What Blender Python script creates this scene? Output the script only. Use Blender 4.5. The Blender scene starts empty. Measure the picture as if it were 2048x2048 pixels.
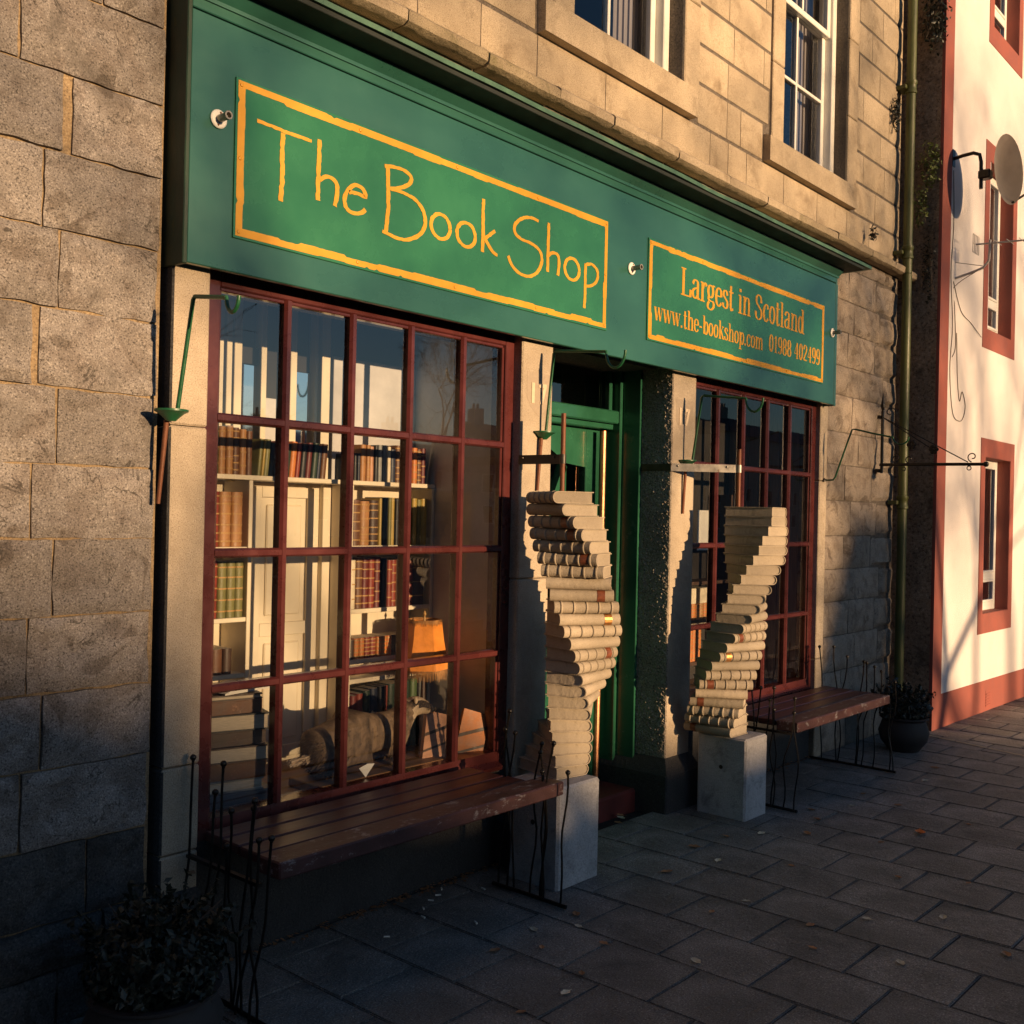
import bpy, bmesh, math, random
from mathutils import Vector, Matrix, noise as mnoise
S = bpy.context.scene
COL = S.collection
R = math.radians
rnd = random.Random(7)

# ------------------------------------------------------------------ camera
yaw, pit, rol = R(48.9896), R(0.12758), R(1.27535)
fw = Vector((math.sin(yaw)*math.cos(pit), math.cos(yaw)*math.cos(pit), math.sin(pit)))
rr = Vector((math.cos(yaw), -math.sin(yaw), 0)); uu = rr.cross(fw)
r2 = rr*math.cos(rol) + uu*math.sin(rol); u2 = uu*math.cos(rol) - rr*math.sin(rol)
cd = bpy.data.cameras.new('camera'); cam = bpy.data.objects.new('camera', cd); COL.objects.link(cam)
M = Matrix(((r2.x, u2.x, -fw.x, -2.268), (r2.y, u2.y, -fw.y, -3.0456), (r2.z, u2.z, -fw.z, 1.536), (0, 0, 0, 1)))
cam.matrix_world = M
cd.sensor_width = 36; cd.lens = 2088.47/2048*36; cd.clip_start = 0.05; cd.clip_end = 3000
S.camera = cam

# ------------------------------------------------------------------ sky, sun, exposure
SUND = Vector((-0.035, 1.0, -0.105)).normalized()      # the way the light travels
W = bpy.data.worlds.new('World'); S.world = W; W.use_nodes = True
nt = W.node_tree; bg = nt.nodes['Background']
sk = nt.nodes.new('ShaderNodeTexSky'); sk.sky_type = 'NISHITA'; sk.sun_disc = False
sk.sun_elevation = math.asin(-SUND.z); sk.sun_rotation = math.atan2(-SUND.x, -SUND.y)
sk.altitude = 50; sk.air_density = 1.0; sk.dust_density = 0.8; sk.ozone_density = 3.5
nt.links.new(sk.outputs[0], bg.inputs[0]); bg.inputs[1].default_value = 0.09
sl = bpy.data.lights.new('sun', 'SUN'); so = bpy.data.objects.new('sun', sl); COL.objects.link(so)
sl.energy = 5.0; sl.angle = R(0.55); sl.color = (1.0, 0.655, 0.35)
so.rotation_euler = SUND.to_track_quat('-Z', 'Y').to_euler(); so.location = (0, -10, 12)
S.view_settings.view_transform = 'Standard'; S.view_settings.look = 'None'
S.view_settings.exposure = 0.6; S.view_settings.gamma = 1.0; S.view_settings.use_curve_mapping = False
S.render.engine = 'CYCLES'
S.cycles.max_bounces = 7; S.cycles.transparent_max_bounces = 12; S.cycles.caustics_reflective = False

# ------------------------------------------------------------------ materials
def _nodes(name):
    m = bpy.data.materials.new(name); m.use_nodes = True
    return m, m.node_tree, m.node_tree.nodes['Principled BSDF']
def _noise(t, scale, detail=4, rough=.55, vec=None, dist=0):
    n = t.nodes.new('ShaderNodeTexNoise'); n.inputs['Scale'].default_value = scale
    n.inputs['Detail'].default_value = detail; n.inputs['Roughness'].default_value = rough
    n.inputs['Distortion'].default_value = dist
    if vec: t.links.new(vec, n.inputs['Vector'])
    return n
def _ramp(t, fac, stops):
    r = t.nodes.new('ShaderNodeValToRGB'); t.links.new(fac, r.inputs[0])
    e = r.color_ramp.elements
    while len(e) < len(stops): e.new(.5)
    for q, (p, c) in zip(e, stops): q.position = p; q.color = (*c, 1) if len(c) == 3 else c
    return r
def _mix(t, typ, fac, a, b):
    n = t.nodes.new('ShaderNodeMix'); n.data_type = 'RGBA'; n.blend_type = typ
    for sock, v in ((n.inputs[0], fac), (n.inputs[6], a), (n.inputs[7], b)):
        if hasattr(v, 'is_output'): t.links.new(v, sock)
        elif isinstance(v, (int, float)): sock.default_value = v
        else: sock.default_value = (*v, 1)
    return n.outputs[2]
def _bump(t, h, strength, dist, prev=None):
    b = t.nodes.new('ShaderNodeBump'); b.inputs['Strength'].default_value = strength; b.inputs['Distance'].default_value = dist
    t.links.new(h, b.inputs['Height'])
    if prev: t.links.new(prev.outputs[0], b.inputs['Normal'])
    return b
def _vary(t, col, amt):
    oi = t.nodes.new('ShaderNodeObjectInfo'); hs = t.nodes.new('ShaderNodeHueSaturation')
    mr = t.nodes.new('ShaderNodeMapRange'); mr.inputs[3].default_value = 1-amt; mr.inputs[4].default_value = 1+amt
    t.links.new(oi.outputs['Random'], mr.inputs[0]); t.links.new(mr.outputs[0], hs.inputs['Value'])
    t.links.new(col, hs.inputs['Color']); return hs.outputs[0]
def stone_mat(name, lo, mid, hi, speck=230, stain=(.05, .045, .04), stain_amt=.55, bump=.5, vary=.12, rough=.85, stain_scale=5, crack=0):
    m, t, p = _nodes(name)
    tc = t.nodes.new('ShaderNodeTexCoord'); v = tc.outputs['Object']
    n1 = _noise(t, speck, 3, .6, v)
    r1 = _ramp(t, n1.outputs['Fac'], [(.34, lo), (.46, mid), (.56, mid), (.68, hi)])
    n2 = _noise(t, 3.2, 5, .6, v)
    r2_ = _ramp(t, n2.outputs['Fac'], [(.3, (.72, .70, .68)), (.62, (1.08, 1.06, 1.04))])
    c = _mix(t, 'MULTIPLY', 1.0, r1.outputs[0], r2_.outputs[0])
    n3 = _noise(t, stain_scale, 9, .68, v, .6)
    r3 = _ramp(t, n3.outputs['Fac'], [(.53, (0, 0, 0)), (.72, (stain_amt,)*3)])
    c = _mix(t, 'MIX', r3.outputs[0], c, stain)
    if crack:
        n7 = _noise(t, 8.5, 6, .62, v, .4); r7 = _ramp(t, n7.outputs['Fac'], [(.40, (.80, .77, .75)), (.50, (1, 1, 1)), (.63, (1.0, 1.0, 1.0)), (.70, (1.18, 1.16, 1.13))]); c = _mix(t, 'MULTIPLY', 1.0, c, r7.outputs[0])
        n5 = _noise(t, 4.2, 5, .6, v, .9)
        a_ = t.nodes.new('ShaderNodeMath'); a_.operation = 'SUBTRACT'; t.links.new(n5.outputs['Fac'], a_.inputs[0]); a_.inputs[1].default_value = .5
        b_ = t.nodes.new('ShaderNodeMath'); b_.operation = 'ABSOLUTE'; t.links.new(a_.outputs[0], b_.inputs[0])
        rc = _ramp(t, b_.outputs[0], [(.0, (crack,)*3), (.012, (0, 0, 0))])
        n6 = _noise(t, 6.5, 2, .5, v); rm = _ramp(t, n6.outputs['Fac'], [(.54, (0, 0, 0)), (.62, (1, 1, 1))])
        mk = _mix(t, 'MULTIPLY', 1.0, rc.outputs[0], rm.outputs[0])
        n8 = _noise(t, 4.6, 4, .55, v, 1.2); r8 = _ramp(t, n8.outputs['Fac'], [(.36, (.66, .63, .60)), (.385, (1, 1, 1)), (.60, (1, 1, 1)), (.615, (.80, .78, .76))]); c = _mix(t, 'MULTIPLY', 1.0, c, r8.outputs[0])
        c = _mix(t, 'MIX', mk, c, (.05, .042, .035))
    c = _vary(t, c, vary)
    t.links.new(c, p.inputs['Base Color']); p.inputs['Roughness'].default_value = rough
    b1 = _bump(t, n1.outputs['Fac'], bump, .004); n4 = _noise(t, 34, 8, .65, v)
    b2 = _bump(t, n4.outputs['Fac'], bump, .02, b1); t.links.new(b2.outputs[0], p.inputs['Normal'])
    return m
def paint_mat(name, col, rough=.4, var=.18, scale=7, bump=.12, bscale=60, grain=(1, 1, 1), coat=0, wear=None, wear_lo=.62, vary=0, spec=.5):
    m, t, p = _nodes(name)
    tc = t.nodes.new('ShaderNodeTexCoord'); mp = t.nodes.new('ShaderNodeMapping'); mp.inputs['Scale'].default_value = grain
    t.links.new(tc.outputs['Object'], mp.inputs[0]); v = mp.outputs[0]
    n = _noise(t, scale, 6, .6, v)
    r_ = _ramp(t, n.outputs['Fac'], [(.3, tuple(c*(1-var) for c in col)), (.7, tuple(min(1, c*(1+var)) for c in col))])
    c = r_.outputs[0]
    if wear:
        n2 = _noise(t, 28, 9, .72, v); w = _ramp(t, n2.outputs['Fac'], [(wear_lo, (0, 0, 0)), (wear_lo+.07, (1, 1, 1))])
        c = _mix(t, 'MIX', w.outputs[0], c, wear)
    if vary: c = _vary(t, c, vary)
    t.links.new(c, p.inputs['Base Color'])
    rg = _ramp(t, n.outputs['Fac'], [(.3, (rough*.8,)*3), (.7, (min(1, rough*1.25),)*3)]); t.links.new(rg.outputs[0], p.inputs['Roughness'])
    p.inputs['Coat Weight'].default_value = coat; p.inputs['Specular IOR Level'].default_value = spec
    nb = _noise(t, bscale, 5, .6, v); b = _bump(t, nb.outputs['Fac'], bump, .004); t.links.new(b.outputs[0], p.inputs['Normal'])
    return m
def metal_mat(name, col, rough=.35, metallic=1.0, rust=None):
    m = paint_mat(name, col, rough, .3, 20, .2, 120, wear=rust, wear_lo=.6)
    m.node_tree.nodes['Principled BSDF'].inputs['Metallic'].default_value = metallic
    return m
def glass_mat(name, k=1.7, tint=(.93, .95, .95)):
    m = bpy.data.materials.new(name); m.use_nodes = True; t = m.node_tree; t.nodes.clear()
    o = t.nodes.new('ShaderNodeOutputMaterial'); mx = t.nodes.new('ShaderNodeMixShader')
    tr = t.nodes.new('ShaderNodeBsdfTransparent'); tr.inputs[0].default_value = (*tint, 1)
    gl = t.nodes.new('ShaderNodeBsdfGlossy'); gl.inputs['Roughness'].default_value = .006
    ge = t.nodes.new('ShaderNodeNewGeometry'); dt = t.nodes.new('ShaderNodeVectorMath'); dt.operation = 'DOT_PRODUCT'
    t.links.new(ge.outputs['Incoming'], dt.inputs[0]); t.links.new(ge.outputs['Normal'], dt.inputs[1])
    def mth(op, a, b_=None):
        n = t.nodes.new('ShaderNodeMath'); n.operation = op
        if hasattr(a, 'is_output'): t.links.new(a, n.inputs[0])
        else: n.inputs[0].default_value = a
        if b_ is not None: n.inputs[1].default_value = b_
        return n.outputs[0]
    c_ = mth('ABSOLUTE', dt.outputs['Value']); c_ = mth('MULTIPLY_ADD', c_, -1.0); c_.node.inputs[2].default_value = 1.0
    c_ = mth('POWER', c_, 5.0); c_ = mth('MULTIPLY_ADD', c_, .96); c_.node.inputs[2].default_value = .04
    mu = t.nodes.new('ShaderNodeMath'); mu.operation = 'MULTIPLY'; mu.inputs[1].default_value = k; mu.use_clamp = True
    tc = t.nodes.new('ShaderNodeTexCoord'); nn = _noise(t, 1.6, 1, .5, tc.outputs['Object'])
    b = _bump(t, nn.outputs['Fac'], .035, .05)
    t.links.new(b.outputs[0], gl.inputs['Normal'])
    t.links.new(c_, mu.inputs[0]); t.links.new(mu.outputs[0], mx.inputs[0])
    t.links.new(tr.outputs[0], mx.inputs[1]); t.links.new(gl.outputs[0], mx.inputs[2]); t.links.new(mx.outputs[0], o.inputs[0])
    return m

MT = {}
MT['granite'] = stone_mat('granite', (.066, .060, .057), (.262, .240, .228), (.46, .43, .41), 195, (.105, .092, .083), .85, .7, .19, crack=.95, stain_scale=3.4)
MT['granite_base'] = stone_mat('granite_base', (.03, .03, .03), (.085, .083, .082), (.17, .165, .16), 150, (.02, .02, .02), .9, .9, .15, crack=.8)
MT['ashlar'] = stone_mat('ashlar', (.24, .195, .135), (.47, .385, .275), (.59, .50, .38), 230, (.17, .12, .07), .75, .55, .12, stain_scale=4)
MT['quoin'] = stone_mat('quoin_stone', (.14, .115, .09), (.32, .27, .22), (.44, .39, .33), 200, (.08, .065, .05), .65, .6, .13, crack=.9)
MT['jamb'] = stone_mat('jamb_stone', (.22, .18, .14), (.44, .37, .28), (.56, .49, .40), 240, (.22, .165, .11), .5, .5, .05)
MT['pebble'] = stone_mat('rough_stone', (.10, .085, .07), (.36, .31, .25), (.58, .51, .42), 120, (.12, .10, .08), .4, .6, .03)
MT['mortar'] = stone_mat('mortar', (.16, .12, .08), (.30, .22, .13), (.42, .33, .22), 160, (.05, .042, .035), .95, .6, 0, .9, 9)
MT['joint'] = stone_mat('joint_dark', (.06, .05, .04), (.15, .125, .10), (.25, .21, .17), 120, (.05, .045, .04), .5, .6, 0)
MT['moss'] = stone_mat('mossy_stone', (.15, .12, .08), (.34, .28, .19), (.45, .38, .27), 220, (.085, .08, .02), .95, .7, .08)
MT['gable'] = stone_mat('gable_render', (.14, .10, .07), (.34, .25, .17), (.48, .37, .27), 45, (.05, .04, .03), .9, 1.2, 0, stain_scale=4)
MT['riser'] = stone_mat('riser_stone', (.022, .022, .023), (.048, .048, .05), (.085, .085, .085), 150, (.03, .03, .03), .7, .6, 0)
MT['slab'] = stone_mat('paving', (.095, .088, .082), (.185, .172, .160), (.40, .38, .36), 165, (.06, .06, .055), .8, .9, .16, .75, 2.6)
def slab_wear(m):
    t = m.node_tree; p = t.nodes['Principled BSDF']; src = p.inputs['Base Color'].links[0].from_socket
    tc = t.nodes.new('ShaderNodeTexCoord'); mp = t.nodes.new('ShaderNodeMapping'); mp.inputs['Location'].default_value = (-.5, -.5, 0); mp.inputs['Scale'].default_value = (1, 1, 0)
    t.links.new(tc.outputs['Generated'], mp.inputs[0]); mp.vector_type = 'POINT'
    nz = _noise(t, 5, 3, .5, tc.outputs['Object']); add = t.nodes.new('ShaderNodeVectorMath'); add.operation = 'MULTIPLY_ADD'; add.inputs[1].default_value = (.22, .22, 0)
    t.links.new(nz.outputs['Color'], add.inputs[0]); t.links.new(mp.outputs[0], add.inputs[2])
    ln = t.nodes.new('ShaderNodeVectorMath'); ln.operation = 'LENGTH'; t.links.new(add.outputs[0], ln.inputs[0])
    rp = _ramp(t, ln.outputs['Value'], [(.28, (.98,)*3), (.46, (1.22,)*3), (.55, (1.12,)*3), (.72, (.80,)*3)])
    c = _mix(t, 'MULTIPLY', 1.0, src, rp.outputs[0])
    gr = _noise(t, 75, 2, .7, tc.outputs['Object']); rg = _ramp(t, gr.outputs['Fac'], [(.70, (0, 0, 0)), (.76, (1, 1, 1))])
    c = _mix(t, 'MIX', rg.outputs[0], c, (.34, .33, .31)); t.links.new(c, p.inputs['Base Color'])
slab_wear(MT['slab'])
MT['asphalt'] = stone_mat('asphalt', (.03, .03, .03), (.055, .055, .055), (.09, .09, .09), 120, (.03, .03, .03), .4, .6, 0)
MT['gap'] = stone_mat('joint_sand', (.012, .012, .011), (.02, .02, .018), (.035, .034, .03), 160, (.02, .022, .014), .5, .5, 0)
MT['concrete'] = stone_mat('cast_concrete', (.32, .265, .195), (.405, .345, .262), (.46, .40, .31), 300, (.17, .135, .095), .85, .25, .17, .85, 10)
MT['plinth'] = stone_mat('plinth_concrete', (.32, .32, .33), (.45, .45, .465), (.53, .53, .545), 170, (.12, .12, .12), .75, .4, 0, .8, 9)
MT['green'] = paint_mat('green_paint', (.025, .106, .080), .30, .20, 3, .10, 14, (1, 1, 1), coat=.35)
MT['fascia'] = paint_mat('fascia_paint', (.025, .106, .082), .30, .13, 2.2, .14, 26, (.8, 1, 1.4), coat=.35, wear=(.010, .032, .027), wear_lo=.71)
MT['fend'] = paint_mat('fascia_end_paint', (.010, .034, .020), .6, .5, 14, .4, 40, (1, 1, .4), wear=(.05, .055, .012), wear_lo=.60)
MT['soffit'] = paint_mat('soffit_shade_green', (.008, .014, .012), .7, .2, 5, .1, 20)  # deep shade under the cornice is put into this dark colour
MT['dgreen'] = paint_mat('door_green_paint', (.022, .108, .060), .24, .2, 5, .1, 40, coat=.3)
MT['sgreen'] = paint_mat('sign_green', (.025, .150, .066), .26, .12, 5, .05, 12, coat=.4)
MT['yellow'] = paint_mat('yellow_paint', (.60, .29, .014), .45, .10, 12, .1, 60)
MT['lead'] = paint_mat('weathered_green_lead', (.055, .13, .085), .5, .3, 12, .3, 40, wear=(.12, .17, .13))
MT['maroon'] = paint_mat('maroon_paint', (.080, .018, .017), .28, .25, 9, .15, 60, coat=.25)
MT['bench'] = paint_mat('bench_stain', (.050, .012, .012), .38, .35, 10, .25, 60, (.25, 3, 3))
MT['benchworn'] = paint_mat('bench_worn', (.060, .022, .022), .55, .35, 16, .4, 90, (.6, 1, 1), wear=(.20, .175, .18), wear_lo=.56)
MT['step'] = paint_mat('step_red', (.14, .025, .02), .6, .3, 9, .3, 60)
MT['iron'] = metal_mat('black_iron', (.035, .032, .03), .32, .8)
MT['rust'] = metal_mat('rusty_iron', (.16, .06, .03), .6, .3, (.08, .035, .02))
MT['galv'] = metal_mat('galvanised_strap', (.34, .31, .27), .45, .6, (.15, .10, .07))
MT['darkstrap'] = metal_mat('dark_strap', (.06, .05, .042), .45, .6)
MT['copper'] = metal_mat('copper', (.50, .25, .13), .45, .85)
MT['label'] = paint_mat('copper_label', (.17, .055, .028), .35, .35, 40, .2, 90)
MT['goldlabel'] = metal_mat('bright_copper', (.62, .29, .10), .42, .8)
MT['hook'] = paint_mat('bracket_green', (.012, .085, .035), .35, .2, 20, .2, 90)
MT['pipe'] = paint_mat('pipe_olive', (.075, .085, .022), .45, .3, 8, .25, 50, (3, 3, .6))
MT['red'] = paint_mat('brick_red_paint', (.27, .078, .060), .8, .16, 6, .5, 90)
MT['cream'] = paint_mat('cream_harling', (.76, .705, .685), .95, .05, 4, 2.2, 140, wear=(.58, .53, .48), wear_lo=.68)
MT['white'] = paint_mat('white_paint', (.74, .72, .67), .4, .06, 9, .1, 60)
MT['upvc'] = paint_mat('white_plastic', (.78, .77, .74), .3, .03, 5, .03, 60)
MT['shelf'] = paint_mat('cream_shelf_paint', (.70, .61, .46), .5, .06, 6, .1, 60)
MT['cheek'] = paint_mat('grey_plaster', (.52, .505, .51), .85, .20, 5, .2, 40)
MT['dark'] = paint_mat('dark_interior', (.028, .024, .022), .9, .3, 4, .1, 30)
MT['brownback'] = paint_mat('brown_boards', (.24, .16, .135), .7, .3, 10, .2, 60, (9, 9, .5))
MT['mirror'] = metal_mat('mirror_glass', (.90, .92, .93), .02, 1.0)
MT['mirror'].node_tree.nodes['Principled BSDF'].inputs['Base Color'].links and MT['mirror'].node_tree.links.remove(MT['mirror'].node_tree.nodes['Principled BSDF'].inputs['Base Color'].links[0])
MT['mirror'].node_tree.nodes['Principled BSDF'].inputs['Base Color'].default_value = (.9, .92, .93, 1)
MT['mirror'].node_tree.links.remove(MT['mirror'].node_tree.nodes['Principled BSDF'].inputs['Roughness'].links[0])
MT['mirror'].node_tree.nodes['Principled BSDF'].inputs['Roughness'].default_value = .03
MT['mirror'].node_tree.links.remove(MT['mirror'].node_tree.nodes['Principled BSDF'].inputs['Normal'].links[0])
MT['board'] = paint_mat('display_board', (.22, .12, .055), .6, .3, 9, .2, 60, (.5, 4, 4))
MT['fur'] = paint_mat('badger_fur', (.20, .135, .085), .85, .55, 16, 1.0, 130, (3, 1, 1))
MT['palefur'] = paint_mat('pale_fur', (.62, .47, .32), .8, .3, 20, .8, 150)
MT['darkfur'] = paint_mat('dark_fur', (.045, .032, .024), .85, .4, 20, .8, 150)
MT['shade'] = paint_mat('amber_shade', (.72, .25, .035), .6, .22, 16, .4, 50)
MT['fringe'] = paint_mat('shade_fringe', (.34, .16, .05), .8, .4, 60, .8, 150)
MT['page'] = paint_mat('page_edges', (.55, .47, .36), .9, .22, 30, .5, 200, (1, 1, 14))
MT['paper'] = paint_mat('paper', (.78, .74, .66), .8, .04, 9, .05, 60)
MT['grey'] = paint_mat('dish_grey', (.52, .49, .45), .5, .1, 8, .1, 60)
MT['cable'] = paint_mat('cable_brown', (.09, .055, .03), .6, .2, 8, .1, 60)
MT['terracotta'] = paint_mat('dark_pot', (.030, .024, .024), .7, .3, 9, .3, 40)
MT['soil'] = paint_mat('soil', (.02, .016, .012), .95, .4, 40, 1, 90)
MT['leafdark'] = paint_mat('evergreen_leaf', (.009, .013, .007), .5, .5, 30, .2, 60)
MT['leafgreen'] = paint_mat('ivy_leaf', (.11, .14, .03), .5, .5, 30, .2, 60)
MT['leafbrown'] = paint_mat('dry_leaf', (.36, .17, .075), .7, .4, 40, .5, 90, vary=.3)
MT['leaforange'] = paint_mat('orange_leaf', (.62, .16, .03), .7, .3, 40, .5, 90)
MT['leafpale'] = paint_mat('pale_leaf', (.60, .52, .38), .7, .3, 40, .5, 90, vary=.2)
MT['bark'] = paint_mat('bark', (.10, .075, .055), .9, .4, 20, 1, 60)
MT['slate'] = paint_mat('roof_slate', (.07, .07, .075), .7, .3, 6, .4, 20)
MT['render'] = paint_mat('house_render', (.36, .33, .29), .9, .1, 5, .3, 30)
MT['sunstrip'] = paint_mat('pale_sunlit_strip', (.42, .34, .22), .8, .2, 9, .3, 60)
MT['numeral'] = paint_mat('pale_numeral', (.60, .48, .34), .7, .1, 30, .1, 60)
MT['shield'] = paint_mat('shield_patch', (.35, .285, .215), .85, .12, 60, .5, 200)
MT['glass'] = glass_mat('window_glass', 3.6)
MT['glass2'] = glass_mat('window_glass_right', 1.8)
MT['uglass'] = glass_mat('upper_glass', 2.2, (.8, .82, .85))
MT['curtain'] = paint_mat('curtain', (.34, .31, .30), .9, .15, 5, .2, 30, (12, 1, .3))

# ------------------------------------------------------------------ mesh helpers
class MB:
    def __init__(s): s.v = []; s.f = []; s.m = []; s.cur = 0
    def quad(s, *pts):
        i = len(s.v); s.v += [tuple(p) for p in pts]; s.f.append(tuple(range(i, i+len(pts)))); s.m.append(s.cur)
    def box(s, x0, x1, y0, y1, z0, z1, c=0.0):
        """box with chamfered edges c"""
        bm = bmesh.new(); bmesh.ops.create_cube(bm, size=1)
        for v in bm.verts: v.co = Vector(((x0+x1)/2+v.co.x*(x1-x0), (y0+y1)/2+v.co.y*(y1-y0), (z0+z1)/2+v.co.z*(z1-z0)))
        if c > 0: bmesh.ops.bevel(bm, geom=bm.edges[:], offset=c, segments=1, affect='EDGES', profile=.5)
        s.add_bm(bm)
    def add_bm(s, bm, mtx=None):
        if mtx: bmesh.ops.transform(bm, matrix=mtx, verts=bm.verts[:])
        i = len(s.v); bm.verts.index_update()
        s.v += [tuple(v.co) for v in bm.verts]
        for f in bm.faces: s.f.append(tuple(i+v.index for v in f.verts)); s.m.append(s.cur)
        bm.free()
    def tube(s, pts, rad, n=8, cap=True):
        pts = [Vector(p) for p in pts]; k = len(pts); rads = rad if isinstance(rad, (list, tuple)) else [rad]*k
        base = len(s.v); prev = None
        for i, p in enumerate(pts):
            d = (pts[min(i+1, k-1)]-pts[max(i-1, 0)]).normalized()
            a = (prev - d*prev.dot(d)) if prev else d.orthogonal()
            if a.length < 1e-6: a = d.orthogonal()
            a.normalize(); b = d.cross(a); prev = a
            for j in range(n):
                t = 2*math.pi*j/n; s.v.append(tuple(p+(a*math.cos(t)+b*math.sin(t))*rads[i]))
        for i in range(k-1):
            for j in range(n):
                s.f.append((base+i*n+j, base+i*n+(j+1) % n, base+(i+1)*n+(j+1) % n, base+(i+1)*n+j)); s.m.append(s.cur)
        if cap:
            s.f.append(tuple(base+j for j in range(n))[::-1]); s.m.append(s.cur)
            s.f.append(tuple(base+(k-1)*n+j for j in range(n))); s.m.append(s.cur)
    def lathe(s, prof, c=(0, 0, 0), n=24, axis='z', wob=0, r=None):
        base = len(s.v); k = len(prof)
        for i, (rad, h) in enumerate(prof):
            for j in range(n):
                t = 2*math.pi*j/n; q = rad
                if axis == 'z': p = (c[0]+q*math.cos(t), c[1]+q*math.sin(t), c[2]+h)
                elif axis == 'y': p = (c[0]+q*math.cos(t), c[1]+h, c[2]+q*math.sin(t))
                else: p = (c[0]+h, c[1]+q*math.cos(t), c[2]+q*math.sin(t))
                s.v.append(p)
        for i in range(k-1):
            for j in range(n):
                s.f.append((base+i*n+j, base+i*n+(j+1) % n, base+(i+1)*n+(j+1) % n, base+(i+1)*n+j)); s.m.append(s.cur)
        s.f.append(tuple(base+j for j in range(n))[::-1]); s.m.append(s.cur)
        s.f.append(tuple(base+(k-1)*n+j for j in range(n))); s.m.append(s.cur)
    def ball(s, c, r, seg=10, ring=7, sc=(1, 1, 1)):
        bm = bmesh.new(); bmesh.ops.create_uvsphere(bm, u_segments=seg, v_segments=ring, radius=r)
        s.add_bm(bm, Matrix.Translation(Vector(c)) @ Matrix.Diagonal((*sc, 1)))
    def prism(s, poly, y0, y1):
        """polygon in x,z extruded along y"""
        i = len(s.v); n = len(poly)
        s.v += [(x, y0, z) for x, z in poly] + [(x, y1, z) for x, z in poly]
        s.f.append(tuple(range(i, i+n))); s.f.append(tuple(range(i+n, i+2*n))[::-1]); s.m += [s.cur]*2
        for j in range(n): s.f.append((i+j, i+n+j, i+n+(j+1) % n, i+(j+1) % n)); s.m.append(s.cur)
    def xprism(s, poly, x0, x1):
        """polygon in y,z extruded along x"""
        i = len(s.v); n = len(poly)
        s.v += [(x0, y, z) for y, z in poly] + [(x1, y, z) for y, z in poly]
        s.f.append(tuple(range(i, i+n))); s.f.append(tuple(range(i+n, i+2*n))[::-1]); s.m += [s.cur]*2
        for j in range(n): s.f.append((i+j, i+n+j, i+n+(j+1) % n, i+(j+1) % n)); s.m.append(s.cur)
    def build(s, name, mats, parent=None, smooth=None, loc=None):
        me = bpy.data.meshes.new(name); me.from_pydata(s.v, [], s.f)
        ms = mats if isinstance(mats, (list, tuple)) else [mats]
        for q in ms: me.materials.append(MT[q])
        if len(ms) > 1: me.polygons.foreach_set('material_index', s.m)
        bm = bmesh.new(); bm.from_mesh(me); bmesh.ops.recalc_face_normals(bm, faces=bm.faces[:]); bm.to_mesh(me); bm.free()
        if smooth:
            me.polygons.foreach_set('use_smooth', [True]*len(me.polygons)); me.set_sharp_from_angle(angle=R(smooth))
        o = bpy.data.objects.new(name, me); COL.objects.link(o)
        if loc: o.location = loc
        if parent: attach(o, parent)
        return o
def attach(o, parent):
    o.parent = parent; o.matrix_parent_inverse = Matrix.Translation(-world_loc(parent))
def world_loc(o):
    v = Vector(o.location)
    if o.parent: return Vector(o.matrix_parent_inverse.translation) + world_loc(o.parent) + v
    return v
def tag(o, label=None, cat=None, group=None, kind=None):
    if label: o['label'] = label
    if cat: o['category'] = cat
    if group: o['group'] = group
    if kind: o['kind'] = kind
    return o
def thing(name, label, cat, loc=(0, 0, 0), group=None):
    o = bpy.data.objects.new(name, None); COL.objects.link(o); o.location = loc; o.empty_display_size = .1
    return tag(o, label, cat, group)
def gz(x): return -0.010*(x-1.0) if x > 1 else 0.0      # the street falls gently to the right

def stone(x0, x1, z0, z1, y, depth, amp, seed, nx=7, nz=5, edge=.006, jit=.003, ridge=0, round_=0.012, fr=5, hew=0):
    """one rock-faced stone: a displaced front, sides back into the wall"""
    b = MB(); q = random.Random(seed)
    ox, oz = q.uniform(0, 50), q.uniform(0, 50)
    g = {}
    for i in range(nx+1):
        for k in range(nz+1):
            fx, fz = i/nx, k/nz
            x = x0+(x1-x0)*fx; z = z0+(z1-z0)*fz
            ed = min(fx*(x1-x0), (1-fx)*(x1-x0), fz*(z1-z0), (1-fz)*(z1-z0))
            e = min(1, ed/.03)
            d = mnoise.fractal(Vector((x*fr+ox, z*fr+oz, seed*.37)), 1.0, 2.1, 5)*amp*(.35+.65*e)
            if ridge: d += ridge*max(0, mnoise.noise(Vector((x*3.1+oz, z*6+ox, 1.7))))*e
            if hew:   # flakes struck off the face
                h_ = mnoise.noise(Vector((x*6.5+oz, z*8+ox, seed*.11))); d -= hew*max(0, min(1, (h_-.08)*9))*e*(.6+.4*mnoise.noise(Vector((x*22, z*22, seed))))
            yy = y - d*1 - (e-1)*round_*1.0
            if ed < 1e-6:
                x += mnoise.noise(Vector((z*14+ox, x*3, 3)))*jit; z += mnoise.noise(Vector((x*14+oz, z*3, 9)))*jit
            g[i, k] = len(b.v); b.v.append((x, yy, z))
    for i in range(nx):
        for k in range(nz): b.f.append((g[i, k], g[i+1, k], g[i+1, k+1], g[i, k+1])); b.m.append(0)
    ring = [g[i, 0] for i in range(nx+1)]+[g[nx, k] for k in range(1, nz+1)]+[g[i, nz] for i in range(nx-1, -1, -1)]+[g[0, k] for k in range(nz-1, 0, -1)]
    s0 = len(b.v)
    for r_ in ring: v = b.v[r_]; b.v.append((v[0], y+depth, v[2]))
    n = len(ring)
    for j in range(n): b.f.append((ring[j], s0+j, s0+(j+1) % n, ring[(j+1) % n])); b.m.append(0)
    return b

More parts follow.
